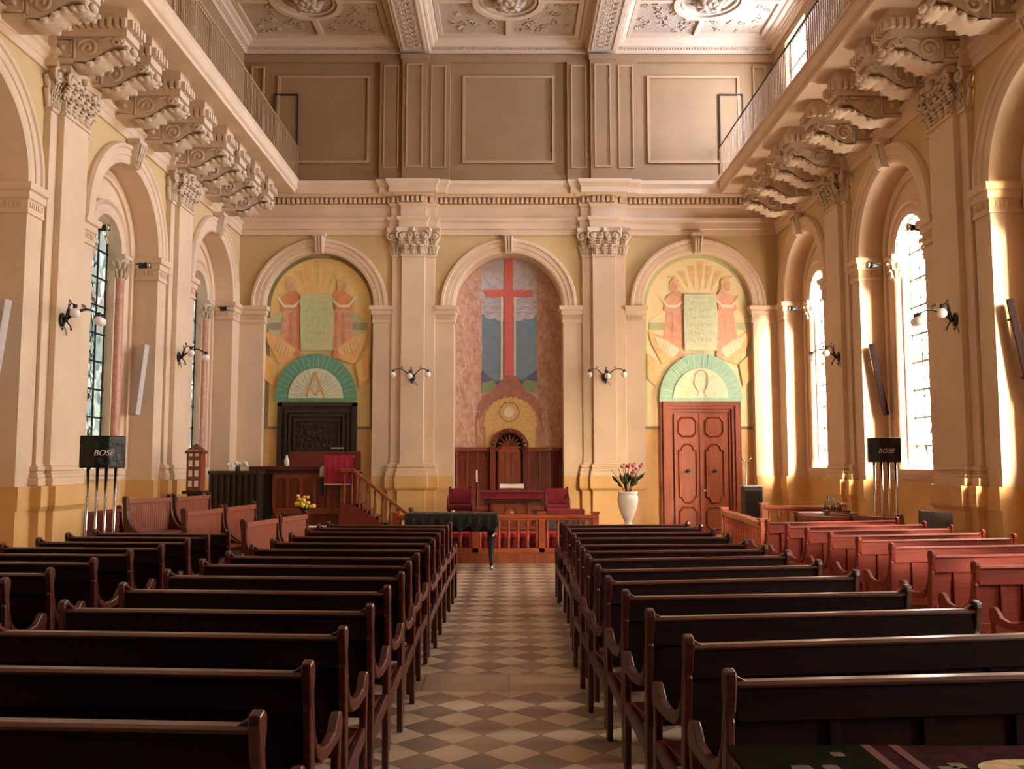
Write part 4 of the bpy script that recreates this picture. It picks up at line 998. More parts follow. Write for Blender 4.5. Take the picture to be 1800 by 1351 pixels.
def pew(x0, y0, x1, y1, label, group, mt=None, stiles=.42, H=1.05, z=0.0):
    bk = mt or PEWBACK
    """from aisle-side end (x0,y0) to the other end; facing the far wall"""
    mt = mt or WOODP
    A, B = Vector((x0, y0)), Vector((x1, y1))
    if A.x > B.x: A, B = B, A
    dd = (B - A).normalized() * .02; A, B = A - dd, B + dd
    L = (B - A).length; r = thing('pew', label, 'pew', (A.x, A.y, z), atan2(B.y - A.y, B.x - A.x), group)
    m = MB(); bench_end(m, 0, .042, H); m.build('bench_end', mt, r, bevel=.008)
    m = MB(); bench_end(m, L - .042, L, H); m.build('bench_end', mt, r, bevel=.008)
    m = MB(); m.box(.042, L - .042, -.02, .005, .44, H - .062)          # thin field
    m.box(.042, L - .042, -.045, -.005, .44, .56); m.box(.042, L - .042, -.05, -.005, H - .19, H - .062)
    n = max(2, round((L - .1) / stiles)); w = .022
    for i in range(1, n):
        u = .055 + (L - .11) * i / n; m.box(u - w, u + w, -.04, -.01, .56, H - .19)
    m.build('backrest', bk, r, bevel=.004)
    m = MB(); m.prism([(-.062, H - .062), (-.066, H - .05), (-.05, H - .038), (-.0, H - .038), (.014, H - .05), (.012, H - .062)], .042, L - .042, 'x')
    for u0, u1 in ((.042, .09), (L - .042, L - .09)): m.prism([(u0, H - .04), (u1, H - .04), (u0, H - .012)], -.045, -.01, 'y')
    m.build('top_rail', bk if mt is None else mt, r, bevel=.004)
    m = MB(); m.box(.042, L - .042, .02, .43, .415, .445); m.box(.042, L - .042, .38, .42, .33, .415); m.build('seat', mt, r, bevel=.006)
    return r
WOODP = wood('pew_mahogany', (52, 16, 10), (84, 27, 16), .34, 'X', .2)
PEWBACK = wood('stained_shaded_board', (22, 8, 6), (36, 12, 9), .7, 'X', 0); PEWBACK.node_tree.nodes['Principled BSDF'].inputs['Specular IOR Level'].default_value = .12  # darker wood; part of the darkness is the backs' shade put into the colour
PEWRED = wood('red_sunlit_pew', (112, 32, 12), (144, 47, 17), .55, 'X', .05)  # redder wood; sunlight on the right block is partly put into this colour

right_near = [(.843, 3.62), (.82, 4.32), (.76, 5.07), (.725, 5.82), (.69, 6.51), (.685, 7.23), (.68, 8.02), (.69, 8.72), (.70, 9.41), (.72, 10.25), (.715, 11.0), (.72, 11.75), (.70, 12.35)]
right_far = [(2.82, 3.82), (2.76, 4.62), (2.68, 5.36), (2.58, 6.04), (2.56, 6.87), (2.52, 7.56), (2.50, 8.33), (2.47, 8.92), (2.44, 9.52), (2.48, 10.38), (2.46, 11.09), (2.50, 12.0), (2.43, 12.5)]
for i, (a, b) in enumerate(zip(right_near, right_far)):
    lab = 'dark wooden pew right of the aisle, ' + ('nearest row' if i == 0 else 'last row before the white vase' if i == 12 else '%s row from the front' % ordn[i])
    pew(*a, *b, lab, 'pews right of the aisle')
left_near = [(-.80, 3.03), (-.80, 3.77), (-.80, 4.54), (-.775, 5.24), (-.78, 6.01), (-.775, 6.75), (-.80, 7.48), (-.80, 8.13), (-.77, 8.84), (-.775, 9.55), (-.78, 10.3), (-.78, 11.05), (-.775, 11.68), (-.77, 12.23)]
for i, a in enumerate(left_near):
    t = i / 13; b = (-2.60 + .18 * t, a[1] + .12 + .05 * t)
    lab = 'dark wooden pew left of the aisle, ' + ('nearest row' if i == 0 else 'last row before the piano' if i == 13 else '%s row from the front' % ordn[i])
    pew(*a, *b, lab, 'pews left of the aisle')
lb = [(-3.47, 5.72), (-3.475, 6.42), (-3.455, 7.0), (-3.46, 7.74), (-3.44, 8.42), (-3.385, 9.03), (-3.35, 9.66), (-3.36, 10.32), (-3.29, 10.85)]
for i, a in enumerate(lb):
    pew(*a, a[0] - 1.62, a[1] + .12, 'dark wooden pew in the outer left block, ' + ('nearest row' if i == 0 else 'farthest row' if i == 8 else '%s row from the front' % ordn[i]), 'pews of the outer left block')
rb = [(3.78, 6.7), (3.765, 7.49), (3.80, 8.33), (3.785, 9.15), (3.745, 9.91), (3.67, 10.55), (3.64, 11.28), (3.62, 12.0), (3.59, 12.83)]
for i, a in enumerate(rb):
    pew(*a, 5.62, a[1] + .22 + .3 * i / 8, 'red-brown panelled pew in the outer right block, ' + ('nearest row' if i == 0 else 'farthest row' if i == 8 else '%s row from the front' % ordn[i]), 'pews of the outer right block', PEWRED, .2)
# angled choir benches at the left, on low risers
m = MB(); m.box(-6.6, -3.95, 13.1, 18.6, 0, .12); m.box(-6.6, -5.1, 14.5, 18.6, .12, .24)
tag(m.build('choir_riser', WOODD), 'dark stepped wooden riser under the angled benches at the left wall', 'riser')
def choir_bench(A, B, z, label, flip=1):
    A, B = Vector(A), Vector(B); L = (B - A).length; r = thing('choir_bench', label, 'bench', (A.x, A.y, z), atan2(B.y - A.y, B.x - A.x), 'slat-backed choir benches')
    # local x along the bench, seat side = -y * flip
    def endp(t0, t1):
        m = MB(); s = -flip
        out = [(-.05, 1.0), (-.04, 1.05), (0, 1.06), (.035, 1.03), (.04, .95), (.045, .82), (.07, .70), (.12, .60), (.20, .52), (.30, .475), (.42, .46), (.46, .45), (.46, .40), (.42, .38), (.42, 0), (.36, 0), (.36, .34), (.06, .34), (.06, 0), (0, 0), (0, .5), (-.03, .9)]
        m.prism([(s * y, zz) for y, zz in out], t0, t1, 'x'); return m
    endp(0, .05).build('bench_end', WOOD, r); endp(L - .05, L).build('bench_end', WOOD, r)
    m = MB(); n = int((L - .1) / .055)
    for i in range(n): u = .05 + (L - .1) * i / n; m.box(u + .003, u + (L - .1) / n - .003, *(sorted((-flip * .0, -flip * .025))), .45, .93)
    m.box(.05, L - .05, *(sorted((flip * .002, flip * .015))), .44, .94)
    m.build('slatted_back', WOODR2, r)
    m = MB(); m.box(.05, L - .05, *(sorted((flip * .02, -flip * .05))), .93, 1.0); m.build('top_rail', WOODR2, r, bevel=.006)
    m = MB(); m.box(.05, L - .05, *(sorted((-flip * .03, -flip * .42))), .42, .45); m.build('seat', WOODR2, r)
    return r
WOODR2 = wood('slat_wood', (118, 58, 36), (150, 78, 50), .5, 'Z', .1)
choir_bench((-3.70, 12.8), (-3.54, 14.0), 0, 'slat-backed bench at the outer left, nearest of the front pair')
choir_bench((-3.53, 14.08), (-3.33, 15.1), 0, 'slat-backed bench at the outer left, farther of the front pair by the dark pulpit')
choir_bench((-4.75, 13.4), (-4.58, 14.65), .121, 'slat-backed bench at the outer left, nearer of the middle pair')
choir_bench((-4.57, 14.72), (-4.42, 15.95), .121, 'slat-backed bench at the outer left, farther of the middle pair')
choir_bench((-6.24, 14.9), (-5.9, 16.0), .241, 'slat-backed bench on the upper riser, right beside the speaker poles')
choir_bench((-5.88, 16.07), (-5.62, 17.2), .241, 'slat-backed bench on the upper riser below the wooden lantern')
choir_bench((-6.95, 13.9), (-6.8, 15.9), .24, 'slat-backed bench against the left wall, behind the speaker poles') if False else choir_bench((-7.25, 15.4), (-7.2, 17.0), .0, 'slat-backed bench in the left wall niche behind the speaker poles')
# mirrored benches at the right
choir_bench((5.35, 14.25), (4.6, 14.75), 0, 'dark bench beyond the red-brown pews, left one of two, turned to the wall')
choir_bench((6.0, 14.0), (5.3, 15.3), .0, 'dark bench beyond the red-brown pews, right one of two, turned to the wall')

# ------------------------------------------------------------------ piano
r = thing('grand_piano', 'black grand piano with quilted cover in front of the communion rail', 'piano', (-1.12, 16.0, 0))
m = MB(); pts = [(-.62, -.28), (.88, -.28), (.92, -.1), (.92, .3), (.8, .42), (.3, .46), (-.1, .6), (-.5, .66), (-.62, .5)]
m.prism([(a * 1.0, b) for a, b in pts], .66, .93, 'z'); m.build('case', PIANO, r, bevel=.01)
m = MB(); m.smooth = True
nx, ny = 30, 10; rnd = random.Random(4)
vs = []; 
for i in range(nx + 1):
    for j in range(4):
        u = -.66 + 1.6 * i / nx; y, zz = [(-.30, .72 + .05 * sin(i * 1.3)), (-.31, .86), (-.29, .955), (.5, .96)][j]
        vs.append((u, y + .015 * sin(i * 2.1), zz + .008 * rnd.uniform(-1, 1)))
m.add(vs, [(i * 4 + j, (i + 1) * 4 + j, (i + 1) * 4 + j + 1, i * 4 + j + 1) for i in range(nx) for j in range(3)]); m.build('quilted_cover', COVER, r)
for x, y in ((.82, -.1), (-.5, -.1), (-.2, .45)):
    m = MB(); m.lathe([(.001, .08), (.03, .08), (.035, .14), (.05, .3), (.065, .55), (.07, .66), (.001, .66)], (x, y, 0), 10); lg = m.build('leg', PIANO, r)
    m = MB(); m.ball((x, y, .035), .035, 10); m.tube([(x, y, .04), (x, y, .09)], .02, 6); m.build('caster', CHROME, lg)
m = MB(); m.box(.0, .12, -.1, .1, .1, .66); m.box(-.02, .14, -.12, -.02, .06, .1); m.build('pedal_lyre', PIANO, r)
r = thing('black_case', 'low flat black box on the step behind the piano, beside the stair foot', 'box', (-1.5, 18.2, .181))
m = MB(); m.box(-.4, .4, -.2, .2, 0, .65); m.build('case', PIANO, r, bevel=.01); m = MB(); m.box(-.42, .42, -.22, .22, .65, .67); m.build('lid', PIANO, r)

# ------------------------------------------------------------------ pulpit and screen at the left
Yp = 20.6
def wx(px, py, Y): return at_y(px, py, Y)
r = thing('pulpit', 'wooden pulpit with arched front panels before the left arch', 'pulpit')
x0, _ = wx(483, 830, Yp); x1, _ = wx(626, 830, Yp); x1_pulpit = x1
m = MB(); m.box(x0, x1, Yp, Yp + .9, .02, 1.62); m.build('body', WOODZ, r)
m = MB(); n = 6; w = (x1 - x0) / n
for i in range(n + 1): u = x0 + i * w; m.box(u - .035, u + .035, Yp - .05, Yp, .8, 1.56)
for i in range(n):
    u = x0 + (i + .5) * w; a = arc(u, 1.38, w / 2 - .03, 0, pi, 10)
    m.prism(a + [(u - w / 2, 1.38), (u - w / 2, 1.58), (u + w / 2, 1.58), (u + w / 2, 1.38)], Yp - .04, Yp)
m.box(x0, x1, Yp - .06, Yp, .7, .82); m.build('arcade', WOODR, r)
m = MB(); m.box(x0 - .55, x1 - .6, Yp - .14, Yp + .95, 1.66, 1.76); m.box(x0 - .4, x1, Yp - .06, Yp + .9, 1.58, 1.66); m.build('ledge', WOOD, r, bevel=.01)
m = MB(); m.box(x0 - .42, x0 - .001, Yp + .02, Yp + .9, .02, 1.6); m.build('side_panel', WOODD, r)
m = MB(); m.box(x0 + .1, x1 - .05, Yp + .96, Yp + 1.06, 1.4, 2.05); m.box(x0 + .1, x1 - .05, Yp + .94, Yp + 1.08, 2.05, 2.1)
m.build('rear_desk', WOODZ, r)
r = thing('organ_screen', 'dark panelled wooden screen left of the pulpit', 'screen')
xa, _ = wx(371, 830, 20.0); xb, _ = wx(455, 830, 20.0)
m = MB(); m.box(xa, xb, 20.0, 20.4, .0, 1.58); m.box(xa - .05, xb + .03, 19.94, 20.44, 1.58, 1.66); m.build('body', WOODD, r)
m = MB()
for i in range(9): u = xa + (xb - xa) * i / 8; m.box(u - .025, u + .025, 19.95, 20.0, .3, 1.58)
m.build('slats', WOODD, r)
# red cloth on its lectern
r = thing('lectern', 'wooden lectern with a hanging red cloth on the pulpit', 'lectern')
xa, za = wx(573, 802, 20.4); xb, zb = wx(621, 852, 20.4)
m = MB(); m.box(xa, xb, 20.3, 20.52, za - .02, za + .02); m.box(xa + .2, xb - .2, 20.47, 20.52, zb, za); m.build('desk', WOOD, r)
m = MB(); m.smooth = True; n = 16; vs = []
for i in range(n + 1):
    u = xa - .01 + (xb - xa + .02) * i / n; d = .012 * sin(i * 1.9)
    vs += [(u, 20.5, za + .03), (u, 20.28 + d * .3, za + .028), (u, 20.27 + d, (za + zb) / 2), (u, 20.26 + d * 1.6, zb)]
m.add(vs, [(i * 4 + j, (i + 1) * 4 + j, (i + 1) * 4 + j + 1, i * 4 + j + 1) for i in range(n) for j in range(3)]); m.build('red_cloth', mat('crimson_cloth', (158, 20, 48), .8, var=.1, vscale=6), r)
m = MB(); m.box(xa, xb, 20.235, 20.25, zb, zb + .03); m.build('fringe', GREYP, r)
# white figurine, lamp, small objects on the screen
x, z = wx(507, 800, 20.9); r = thing('white_bottle', 'small white bottle standing on the pulpit ledge', 'bottle', (x, 20.75, 1.761))
m = MB(); m.lathe([(.001, 0), (.05, 0), (.06, .06), (.055, .14), (.03, .19), (.02, .25), (.001, .25)], (0, 0, 0), 12); m.build('body', WHITE, r)
m = MB(); m.lathe([(.021, .24), (.021, .27), (.001, .27)], (0, 0, 0), 10); m.build('cap', BLACK, r)
x, z = wx(568, 830, 20.4); r = thing('desk_lamp', 'pale-shaded lamp with dark stem left of the red cloth', 'lamp', (x, 20.42, 1.2))
m = MB(); m.box(-.06, .06, -.05, .05, -.1, .32); m.build('body', BLACK, r, bevel=.02)
m = MB(); m.lathe([(.05, .32), (.09, .34), (.08, .5), (.05, .56), (.001, .56)], (0, 0, 0), 12); m.build('shade', GREYP, r)
x, z = wx(418, 820, 20.2); r = thing('white_bouquet', 'small white flower bouquet standing on the dark screen', 'flowers', (x, 20.2, 1.661))
m = MB(); m.lathe([(.001, 0), (.05, 0), (.06, .05), (.04, .1)], (0, 0, 0), 10); m.build('pot', WOODD, r)
m = MB(); rnd = random.Random(2)
for k in range(16): m.ball((rnd.uniform(-.2, .2), rnd.uniform(-.1, .1), .1 + rnd.uniform(0, .09)), rnd.uniform(.03, .05), 6)
m.build('blossoms', PAPER, r)
# wooden lantern tower
x, z = wx(357, 800, 18.6); r = thing('wooden_lantern', 'small red-brown wooden lantern tower with pale windows by the left wall', 'lantern', (x, 18.2, 0))
zt = wx(357, 780, 18.2)[1]; zb = wx(357, 862, 18.2)[1]
m = MB(); m.box(-.14, .14, -.14, .14, zb, zt - .16); m.build('body', WOODR, r)
m = MB(); m.frustum((-.18, .18, -.18, .18), (-.02, .02, -.02, .02), zt - .16, zt); m.box(-.17, .17, -.17, .17, zt - .19, zt - .16); m.build('roof', WOODZ, r)
for k in range(4):
    for q in (-1, 1):
        m = MB(); zz = zb + .08 + k * .2; m.box(q * .06 - .035, q * .06 + .035, -.155, -.141, zz, zz + .12); m.build('window', PAPER, r)
m = MB(); m.box(-.2, .2, -.2, .2, zb - .06, zb); m.box(-.12, .12, -.12, .12, .24, zb - .06); m.build('pedestal', WOODD, r)
# stair with balustrade
r = thing('pulpit_stair', 'wooden stair with sloping balustrade leading up to the pulpit', 'stair')
T0 = (x1_pulpit + .03, wx(626, 826, 20.4)[1]); T1 = wx(718, 915, 19.6)
n = 7; m = MB()
for i in range(n):
    f0 = i / n; X0 = T0[0] + (T1[0] - T0[0]) * f0; X1 = T0[0] + (T1[0] - T0[0]) * (i + 1) / n; m.box(X0, X1, 20.2, 21.1, .02, .95 * (1 - f0) - .02 if .95 * (1 - f0) > .15 else .12)
m.build('steps', WOOD, r)
m = MB(); pA, pB = Vector((T0[0], 20.1, T0[1])), Vector((T1[0], 20.1, wx(720, 908, 20.1)[1]))
d = pB - pA
m.prism([(pA.x - .3, pA.z - .05), (pA.x, pA.z - .05), (pB.x, pB.z - .05), (pB.x, pB.z + .03), (pA.x, pA.z + .03), (pA.x - .3, pA.z + .03)], 20.04, 20.16)
m.build('handrail', WOODR, r, bevel=.008)
m = MB(); m.prism([(pA.x - .3, .02), (pB.x, .02), (pB.x, .12), (pA.x, pA.z - .75), (pA.x - .3, pA.z - .75)], 20.07, 20.13); m.build('stringer', WOODZ, r)
for i in range(9):
    f0 = (i + .3) / 9; u = pA.x - .25 + (pB.x - pA.x + .25) * f0; fz = max(0, (u - pA.x) / (pB.x - pA.x)); zt = pA.z + (pB.z - pA.z) * fz - .05; zb = (pA.z - .75) + (.12 - (pA.z - .75)) * fz
    m = MB(); m.lathe(baluster_prof(zt - zb), (u, 20.1, zb), 8); m.build('baluster', WOODR, r)
m = MB(); m.box(pB.x - .05, pB.x + .06, 20.03, 20.17, .02, pB.z + .1); m.ball((pB.x, 20.1, pB.z + .16), .06, 10); m.build('newel_post', WOODR, r)
# table with papers and yellow flowers
r = thing('side_table', 'low dark table with white papers in front of the pulpit stair', 'table', (-3.1, 15.6, 0)); 
m = MB(); m.box(-.5, .55, -.3, .3, .72, .76); m.build('table_top', WOOD, r)
for x, y in ((-.45, -.25), (.5, -.25), (-.45, .25), (.5, .25)): m = MB(); m.box(x - .025, x + .025, y - .025, y + .025, 0, .72); m.build('leg', WOODD, r)
for i, (x, y, a, wl) in enumerate(((-.17, -.08, .1, 'nearest the flowers'), (.12, .06, -.1, 'in the middle'), (.41, -.08, .08, 'at the right end'))):
    m = MB(); m.box(-.13, .13, -.1, .1, 0, .012 + .006 * i); o = m.build('sheet_music', PAPER, loc=(-3.1 + x, 15.6 + y, .761)); o.rotation_euler[2] = a; tag(o, 'white paper stack on the low table before the stair, %s' % wl, 'papers', 'papers on the low table')
r = thing('yellow_flower_vase', 'dark vase of yellow flowers by the low table', 'flowers', (-3.08 - .40, 15.66, .761))
m = MB(); m.lathe([(.001, 0), (.06, 0), (.075, .06), (.06, .14), (.045, .2), (.055, .24)], (0, 0, 0), 12); m.build('vase', PIANO, r)
m = MB(); rnd = random.Random(8)
for k in range(24): m.ball((rnd.uniform(-.13, .16), rnd.uniform(-.1, .1), .3 + rnd.uniform(0, .22)), rnd.uniform(.03, .055), 6, (1, 1, .7))
m.build('blossoms', FLY, r)
m = MB()
for k in range(10): a = k * .63; m.tube([(0, 0, .2), (.06 * cos(a), .06 * sin(a), .3), (.14 * cos(a), .14 * sin(a), .33 + .03 * (k % 3))], [.006, .02, .004], 5)
m.build('leaves', LEAF, r)

# ------------------------------------------------------------------ white vase with pink flowers at the right
vx, vy = at_y(1104, 918, 16.3)[0], 16.3
r = thing('flower_vase', 'tall white urn with pink flowers left of the wooden double door', 'vase', (vx, vy, 0))
m = MB(); zb = .72; m.lathe([(.001, zb), (.09, zb), (.09, zb + .03), (.06, zb + .06), (.07, zb + .1), (.12, zb + .2), (.165, zb + .34), (.185, zb + .46), (.18, zb + .53), (.16, zb + .56), (.175, zb + .58), (.175, zb + .61), (.15, zb + .61), (.14, zb + .5), (.001, zb + .4)], (0, 0, 0), 24); m.build('urn', WHITE, r)
m = MB(); m.box(-.14, .14, -.14, .14, 0, .66); m.box(-.17, .17, -.17, .17, .66, .719); m.box(-.17, .17, -.17, .17, 0, .05); m.build('stand', WOODD, r)
rnd = random.Random(5)
m = MB(); m2 = MB()
for k in range(16):
    a = rnd.uniform(0, 2 * pi); s = rnd.uniform(.08, .3); h = rnd.uniform(.22, .48)
    top = (s * cos(a), s * sin(a) * .6, zb + .6 + h); m.tube([(.03 * cos(a), .03 * sin(a), zb + .55), (top[0] * .6, top[1] * .6, zb + .6 + h * .6), top], [.008, .006, .005], 5)
    m.tube([(top[0] * .5, top[1] * .5, zb + .6 + h * .35), (top[0] * .9 + .03, top[1] * .8, zb + .6 + h * .6), (top[0] * 1.15 + .05, top[1], zb + .6 + h * .75)], [.005, .035, .004], 6)
    if k % 2: m2.ball(top, rnd.uniform(.04, .06), 8, (1, 1, .8)); m2.ball((top[0] + .03, top[1], top[2] + .03), .035, 6)
m.build('foliage', LEAF, r); m2.build('blossoms', FLP, r)

# ------------------------------------------------------------------ right side furniture
rail('side_balustrade', 'low red-brown balustrade running back beside the outer right pews', [(4.05, 14.6), (4.2, 16.2), (4.3, 18.3)], .02, .9, [(4.05, 14.6), (4.3, 18.3)], mt=WOODB, sp=.16)
rail('choir_balustrade', 'low balustrade across the choir area beside the amplifier', [(4.9, 17.6), (6.3, 17.3)], .02, 1.02, [(4.9, 17.6), (6.3, 17.3)], mt=WOODR, sp=.17)
r = thing('choir_desk', 'red-brown wooden desk against the right wall beyond the pews', 'desk', (5.75, 16.4, 0))
m = MB(); m.box(-.55, .35, -.2, .2, .02, .92); m.build('body', WOODR, r); m = MB(); m.box(-.6, .4, -.26, .26, .92, .96); m.build('desk_top', WOOD, r, bevel=.006)
r = thing('metal_music_stands', 'cluster of folded dark music stands on the desk at the right wall', 'music stand', (5.85, 16.35, .961))
m = MB(); rnd = random.Random(9)
for k in range(9): x = rnd.uniform(-.22, .2); m.tube([(x, 0, 0), (x + rnd.uniform(-.06, .06), 0, .12), (x + rnd.uniform(-.1, .1), .05, rnd.uniform(.16, .3))], .01, 5)
m.box(-.25, .22, -.06, .06, 0, .03); m.build('frames', BLACK, r)
x, z = at_y(1321, 855, 22.3); r = thing('amplifier', 'dark grey amplifier cabinet with pale top right of the double door', 'amplifier', (x, 22.3, 0))
m = MB(); m.box(-.22, .22, -.18, .18, .48, z); m.build('cabinet', mat('dark_grey_box', (70, 68, 62), .6), r, bevel=.01)
m = MB(); m.box(-.2, .2, -.19, -.181, .55, z - .1); m.build('grille', BLACK, r)
m = MB(); m.box(-.23, .23, -.19, .19, z, z + .03); m.build('top_panel', GREYP, r)
m = MB(); m.box(-.2, .2, -.16, .16, 0, .48); m.build('stand', WOODD, r)
r = thing('microphone_stand', 'thin microphone stand beside the amplifier', 'microphone', (x - .04, 22.62, 0))
m = MB(); m.tube([(0, 0, .02), (0, 0, 1.85)], .012, 6); m.lathe([(.001, 0), (.14, 0), (.14, .02), (.001, .03)], (0, 0, 0), 12); m.build('pole', CHROME, r)
m = MB(); m.tube([(0, 0, 1.82), (.12, -.05, 1.95)], .01, 6); m.ball((-.08, 0, 1.93), .03, 8); m.tube([(0, 0, 1.85), (-.08, 0, 1.92)], .01, 6); m.build('boom', CHROME, r)
x, z = at_y(1628, 890, 12.9)
r = thing('wall_chair', 'dark-backed chair against the right wall beyond the pews', 'chair', (6.35, 13.9, 0), .0)
m = MB(); m.box(-.25, .25, -.22, .22, .42, .46); m.build('seat', WOODD, r)
m = MB(); m.prism([(-.27, .5), (.27, .5), (.26, 1.1), (-.23, 1.14)], -.24, -.2); m.build('backrest', WOODD, r, bevel=.01)
for x, y in ((-.22, -.22), (.22, -.22), (-.22, .19), (.22, .19)): m = MB(); m.box(x - .02, x + .02, y - .02, y + .02, 0, .5 if y < 0 else .42); m.build('leg', WOODD, r)

# ------------------------------------------------------------------ loudspeakers on chrome poles
def speaker(x, y, z0, z1, w, label, rz):
    r = thing('loudspeaker', label, 'loudspeaker', (x, y, 0), rz, 'loudspeakers on chrome poles')
    m = MB(); h = w / 2; m.prism([(-h, .0), (-h * .95, -.2), (-h * .3, -.27), (h * .3, -.27), (h * .95, -.2), (h, 0), (h * .7, .18), (-h * .7, .18)], z0, z1, 'z'); m.build('cabinet', BLACK, r, bevel=.012)
    m = MB(); m.prism([(-h * .93, -.205), (-h * .3, -.277), (h * .3, -.277), (h * .93, -.205), (h * .3, -.26), (-h * .3, -.26)], z0 + .03, z1 - .03, 'z'); m.build('grille', COVER, r)
    fc = bpy.data.curves.new('lettering', 'FONT'); fc.body = 'BOSE'; fc.size = .105; fc.extrude = .002; fc.align_x = 'CENTER'; fc.shear = .25
    to = bpy.data.objects.new('lettering_tmp', fc); C.objects.link(to); dg = bpy.context.evaluated_depsgraph_get(); me = bpy.data.meshes.new_from_object(to.evaluated_get(dg)); bpy.data.objects.remove(to)
    me.materials.clear(); me.materials.append(WHITE); o = link('wordmark', me, r, loc=(.02, -.281, (z0 + z1) / 2 - .05)); o.rotation_euler = (pi / 2, 0, 0)
    for u in (-.17, -.055, .055, .17):
        m = MB(); m.tube([(u, -.05, .03), (u, -.05, z0)], .02, 8); m.build('pole', CHROME, r)
    m = MB(); m.box(-.28, .28, -.25, .2, 0, .03); m.build('base_plate', BLACK, r, bevel=.005)
speaker(-5.47, 12.3, 1.775, 2.2, .57, 'black loudspeaker on four chrome poles before the left wall', radians(22))
speaker(6.42, 15.6, 1.85, 2.26, .54, 'black loudspeaker on chrome poles before the bright right window niche', radians(-20))
# slanted column speakers in the niches
def column_speaker(p0, p1, w, label, mt):
    A, B = Vector(p0), Vector(p1); d = (B - A); L = d.length; M = Matrix.Translation(A) @ d.to_track_quat('Z', 'Y').to_matrix().to_4x4()
    r = thing('column_speaker', label, 'loudspeaker', group='slim wall column loudspeakers'); m = MB(); m.T = M; m.box(-w / 2, w / 2, -.05, .05, 0, L); m.build('cabinet', mt, r, bevel=.01)
    m = MB(); m.T = M; m.box(-w / 2 + .015, w / 2 - .015, -.056, -.05, .03, L - .03); m.build('grille', mt, r)
    for f_ in (.2, .8):
        m = MB(); p = A + d * f_; m.tube([p, p + Vector((0, .16 if abs(p0[1] - 12.7) > 1 else .16, 0))], .02, 6); m.build('bracket', BLACK, r)
for by, wl in ((16.5, 'beside the loudspeaker'), (11.55, 'in the nearest niche')):
    yy = by + 1.24
    column_speaker((-7.32 + .06, yy - .12, 2.76), (-7.17 + .0, yy, 4.14), .27, 'slim pale slanted column speaker on the left wall ' + wl, GREYP)
    column_speaker((7.32, yy - .12, 2.76), (7.13, yy, 4.16), .1, 'slim dark backlit slanted column speaker on the right wall ' + wl, mat('backlit_speaker_case', (34, 22, 22), .7, spec=.1))  # backlit shade of the right speakers is put into the case colour

# ------------------------------------------------------------------ wall sconces
def sconce():
    r = struct_none('wall_sconce')    # -y out of the wall
    m = MB(); m.ball((0, -.02, 0), .085, 12, (1, .35, 1.3)); m.tube([(0, -.03, -.12), (0, -.02, -.17)], [.02, .002], 6); m.ball((0, -.07, 0), .04, 8); m.build('backplate', BLACK, r)
    ends = [(-.44, -.42, .03), (0.0, -.58, -.02), (.44, -.42, .03)]
    for (ex, ey, ez) in ends:
        m = MB(); n = 12; pts = []
        for i in range(n + 1):
            t = i / n; pts.append((ex * t ** .9, -.06 + (ey + .06) * t, .20 * sin(pi * t * .82) - .02 + ez * t))
        m.tube(pts, [.014] * 6 + [.012] * 7, 6)
        s0 = pts[6]; m.tube([(s0[0] + .035 * cos(a * .8) * (1 - a / 10), s0[1], s0[2] + .05 + .035 * sin(a * .8) * (1 - a / 10)) for a in range(8)], .008, 5)
        ar = m.build('arm', BLACK, r)
        m = MB(); e = pts[-1]; m.lathe([(.001, .05), (.03, .045), (.035, 0), (.03, -.02)], e, 8); m.build('lamp_holder', BLACK, ar)
        m = MB(); m.ball((e[0], e[1], e[2] - .085), .075, 14); m.build('globe', GLOBE, ar)
    m = MB(); m.tube([(0, -.1, .0), (0, -.12, .14), (0, -.1, .26)], [.014, .02, .003], 6); m.tube([(0, -.08, -.02), (.02, -.14, -.1), (.0, -.16, -.16)], [.012, .012, .016], 6); m.build('finial', BLACK, r)
    m = MB(); m.tube([(.03 + .11 * sin(t * pi / 10), -.03, -.08 - .24 * t / 10 * (1 if t < 6 else 1)) if t < 6 else (.03 + .11 * sin(t * pi / 10), -.03, -.224 + (t - 6) * .03) for t in range(11)], .004, 5); m.build('cord', BLACK, r)
    return r
sp = None
for T, lab in ((TT(-1, 13.8), 'three-globe iron sconce on the left wall pilaster above the loudspeaker'), (TT(-1, 18.75), 'three-globe iron sconce on the farther left wall pilaster, above the lantern'),
               (TT(1, 13.8), 'three-globe iron sconce on the right wall pilaster between the two bright windows'), (TT(1, 18.75), 'three-globe iron sconce on the farther right wall pilaster'),
               (Matrix.Translation((-2.48, YW, 0)), 'three-globe iron sconce on the far wall pilaster left of the red cross'), (Matrix.Translation((2.48, YW, 0)), 'three-globe iron sconce on the far wall pilaster right of the red cross')):
    if sp is None: sp = sconce(); o = sp
    else: o = copy_tree(sp)
    tag(o, lab, 'wall lamp', 'three-globe wall sconces'); o.matrix_world = T @ Matrix.Translation((0, -.2, 4.02))
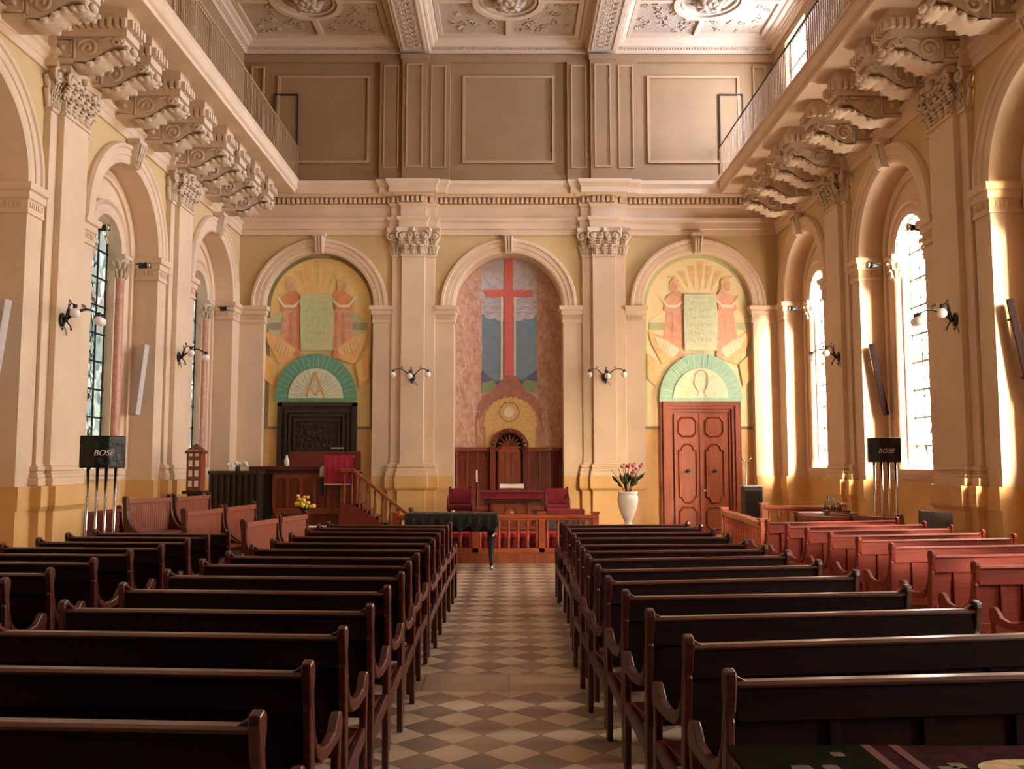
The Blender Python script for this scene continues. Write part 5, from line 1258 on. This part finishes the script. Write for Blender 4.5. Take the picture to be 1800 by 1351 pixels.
# small spotlights
def spot():
    r = struct_none('spotlight'); m = MB(); m.tube([(0, 0, 0), (0, -.1, -.03), (.0, -.16, -.05)], [.05, .055, .06], 10); m.build('housing', BLACK, r)
    m = MB(); m.tube([(0, -.165, -.052), (0, -.20, -.064)], [.062, .07], 12); m.build('reflector', CHROME, r)
    m = MB(); m.tube([(0, .05, .06), (0, -.05, .05), (0, -.08, 0)], .012, 6); m.build('bracket', BLACK, r); return r
s0 = None
k = 0
for side, w in ((-1, 'left'), (1, 'right')):
    for (y, z, out, lab) in ((14.05, 8.42, .17, 'small spotlight under the %s gallery, above the capital between the windows' % w), (19.0, 8.42, .17, 'small spotlight under the %s gallery near the far corner' % w),
                        (16.5 - .74, 5.95, -.2, 'small spotlight on the near window column of the %s wall' % w), (16.5 + .74, 5.6, -.05, 'small spotlight on the far column of the nearer %s window' % w), (21.45 + .74, 5.6, -.05, 'small spotlight on the far column of the farther %s window' % w)):
        if s0 is None: s0 = spot(); o = s0
        else: o = copy_tree(s0)
        tag(o, lab, 'spotlight', 'small black spotlights'); o.matrix_world = TT(side, y) @ Matrix.Translation((0, -out, z)) @ Matrix.Rotation(radians(-25), 4, 'X')

# ------------------------------------------------------------------ foreground table with embroidered cloth
r = thing('covered_table', 'table with dark embroidered cloth and cream medallion in the near right corner', 'table', (1.7, 2.98, 0))
def cloth_mat():
    return mat('embroidered_cloth', (60, 22, 28), 1.0, var=.35, vscale=14, bump=.4, bscale=60, spec=.05)
m = MB(); m.box(-.9, .9, -.4, .40, .78, .81); m.build('table_top', WOODD, r)
m = MB(); m.mat(0); m.box(-.91, .91, -.41, .41, .811, .83); m.mat(1)
m.add([(-.91, -.41, .8315), (-.44, -.41, .8315), (-.44, .41, .8315), (-.91, .41, .8315)], [(0, 1, 2, 3)])
m.mat(2)
for u in (-.43, -.33): m.add([(u, -.41, .832), (u + .035, -.41, .832), (u + .035, .41, .832), (u, .41, .832)], [(0, 1, 2, 3)])
m.mat(3); m.add([(.04 + .17 * cos(a * pi / 16), .15 + .10 * sin(a * pi / 16), .833) for a in range(32)], [list(range(32))])
m.mat(4)
for (cx, cy, s_) in ((-.72, .15, .045), (-.67, .1, .045), (-.76, .08, .035), (-.62, .16, .035), (-.55, .3, .03)): m.add([(cx + s_ * cos(a * pi / 4) * (1 if a % 2 else .8), cy + s_ * sin(a * pi / 4) * (1 if a % 2 else .8), .8335) for a in range(8)], [list(range(8))])
for (cx, cy, s_) in ((.04, .15, .045), (-.02, .12, .035), (.1, .19, .04), (-.23, .14, .045), (-.19, .18, .035), (.4, .2, .045)): m.mat(5); m.add([(cx + s_ * cos(a * pi / 4) * (1 if a % 2 else .75), cy + s_ * sin(a * pi / 4) * (1 if a % 2 else .75), .834) for a in range(8)], [list(range(8))])
m.build('embroidered_cloth', [cloth_mat(), mat('dark_olive_cloth', (26, 22, 15), 1.0, var=.3, vscale=20, spec=.03), mat('stripe_cloth', (92, 44, 36), .9), mat('cream_medallion', (196, 168, 120), .9, var=.15, vscale=20), mat('pale_embroidery', (96, 78, 54), .9, var=.4, vscale=60), mat('dull_green_embroidery', (84, 78, 50), .9)], r)
for x, y in ((-.82, -.33), (.82, -.33), (-.82, .33), (.82, .33)): m = MB(); m.box(x - .03, x + .03, y - .03, y + .03, 0, .78); m.build('leg', WOODD, r)
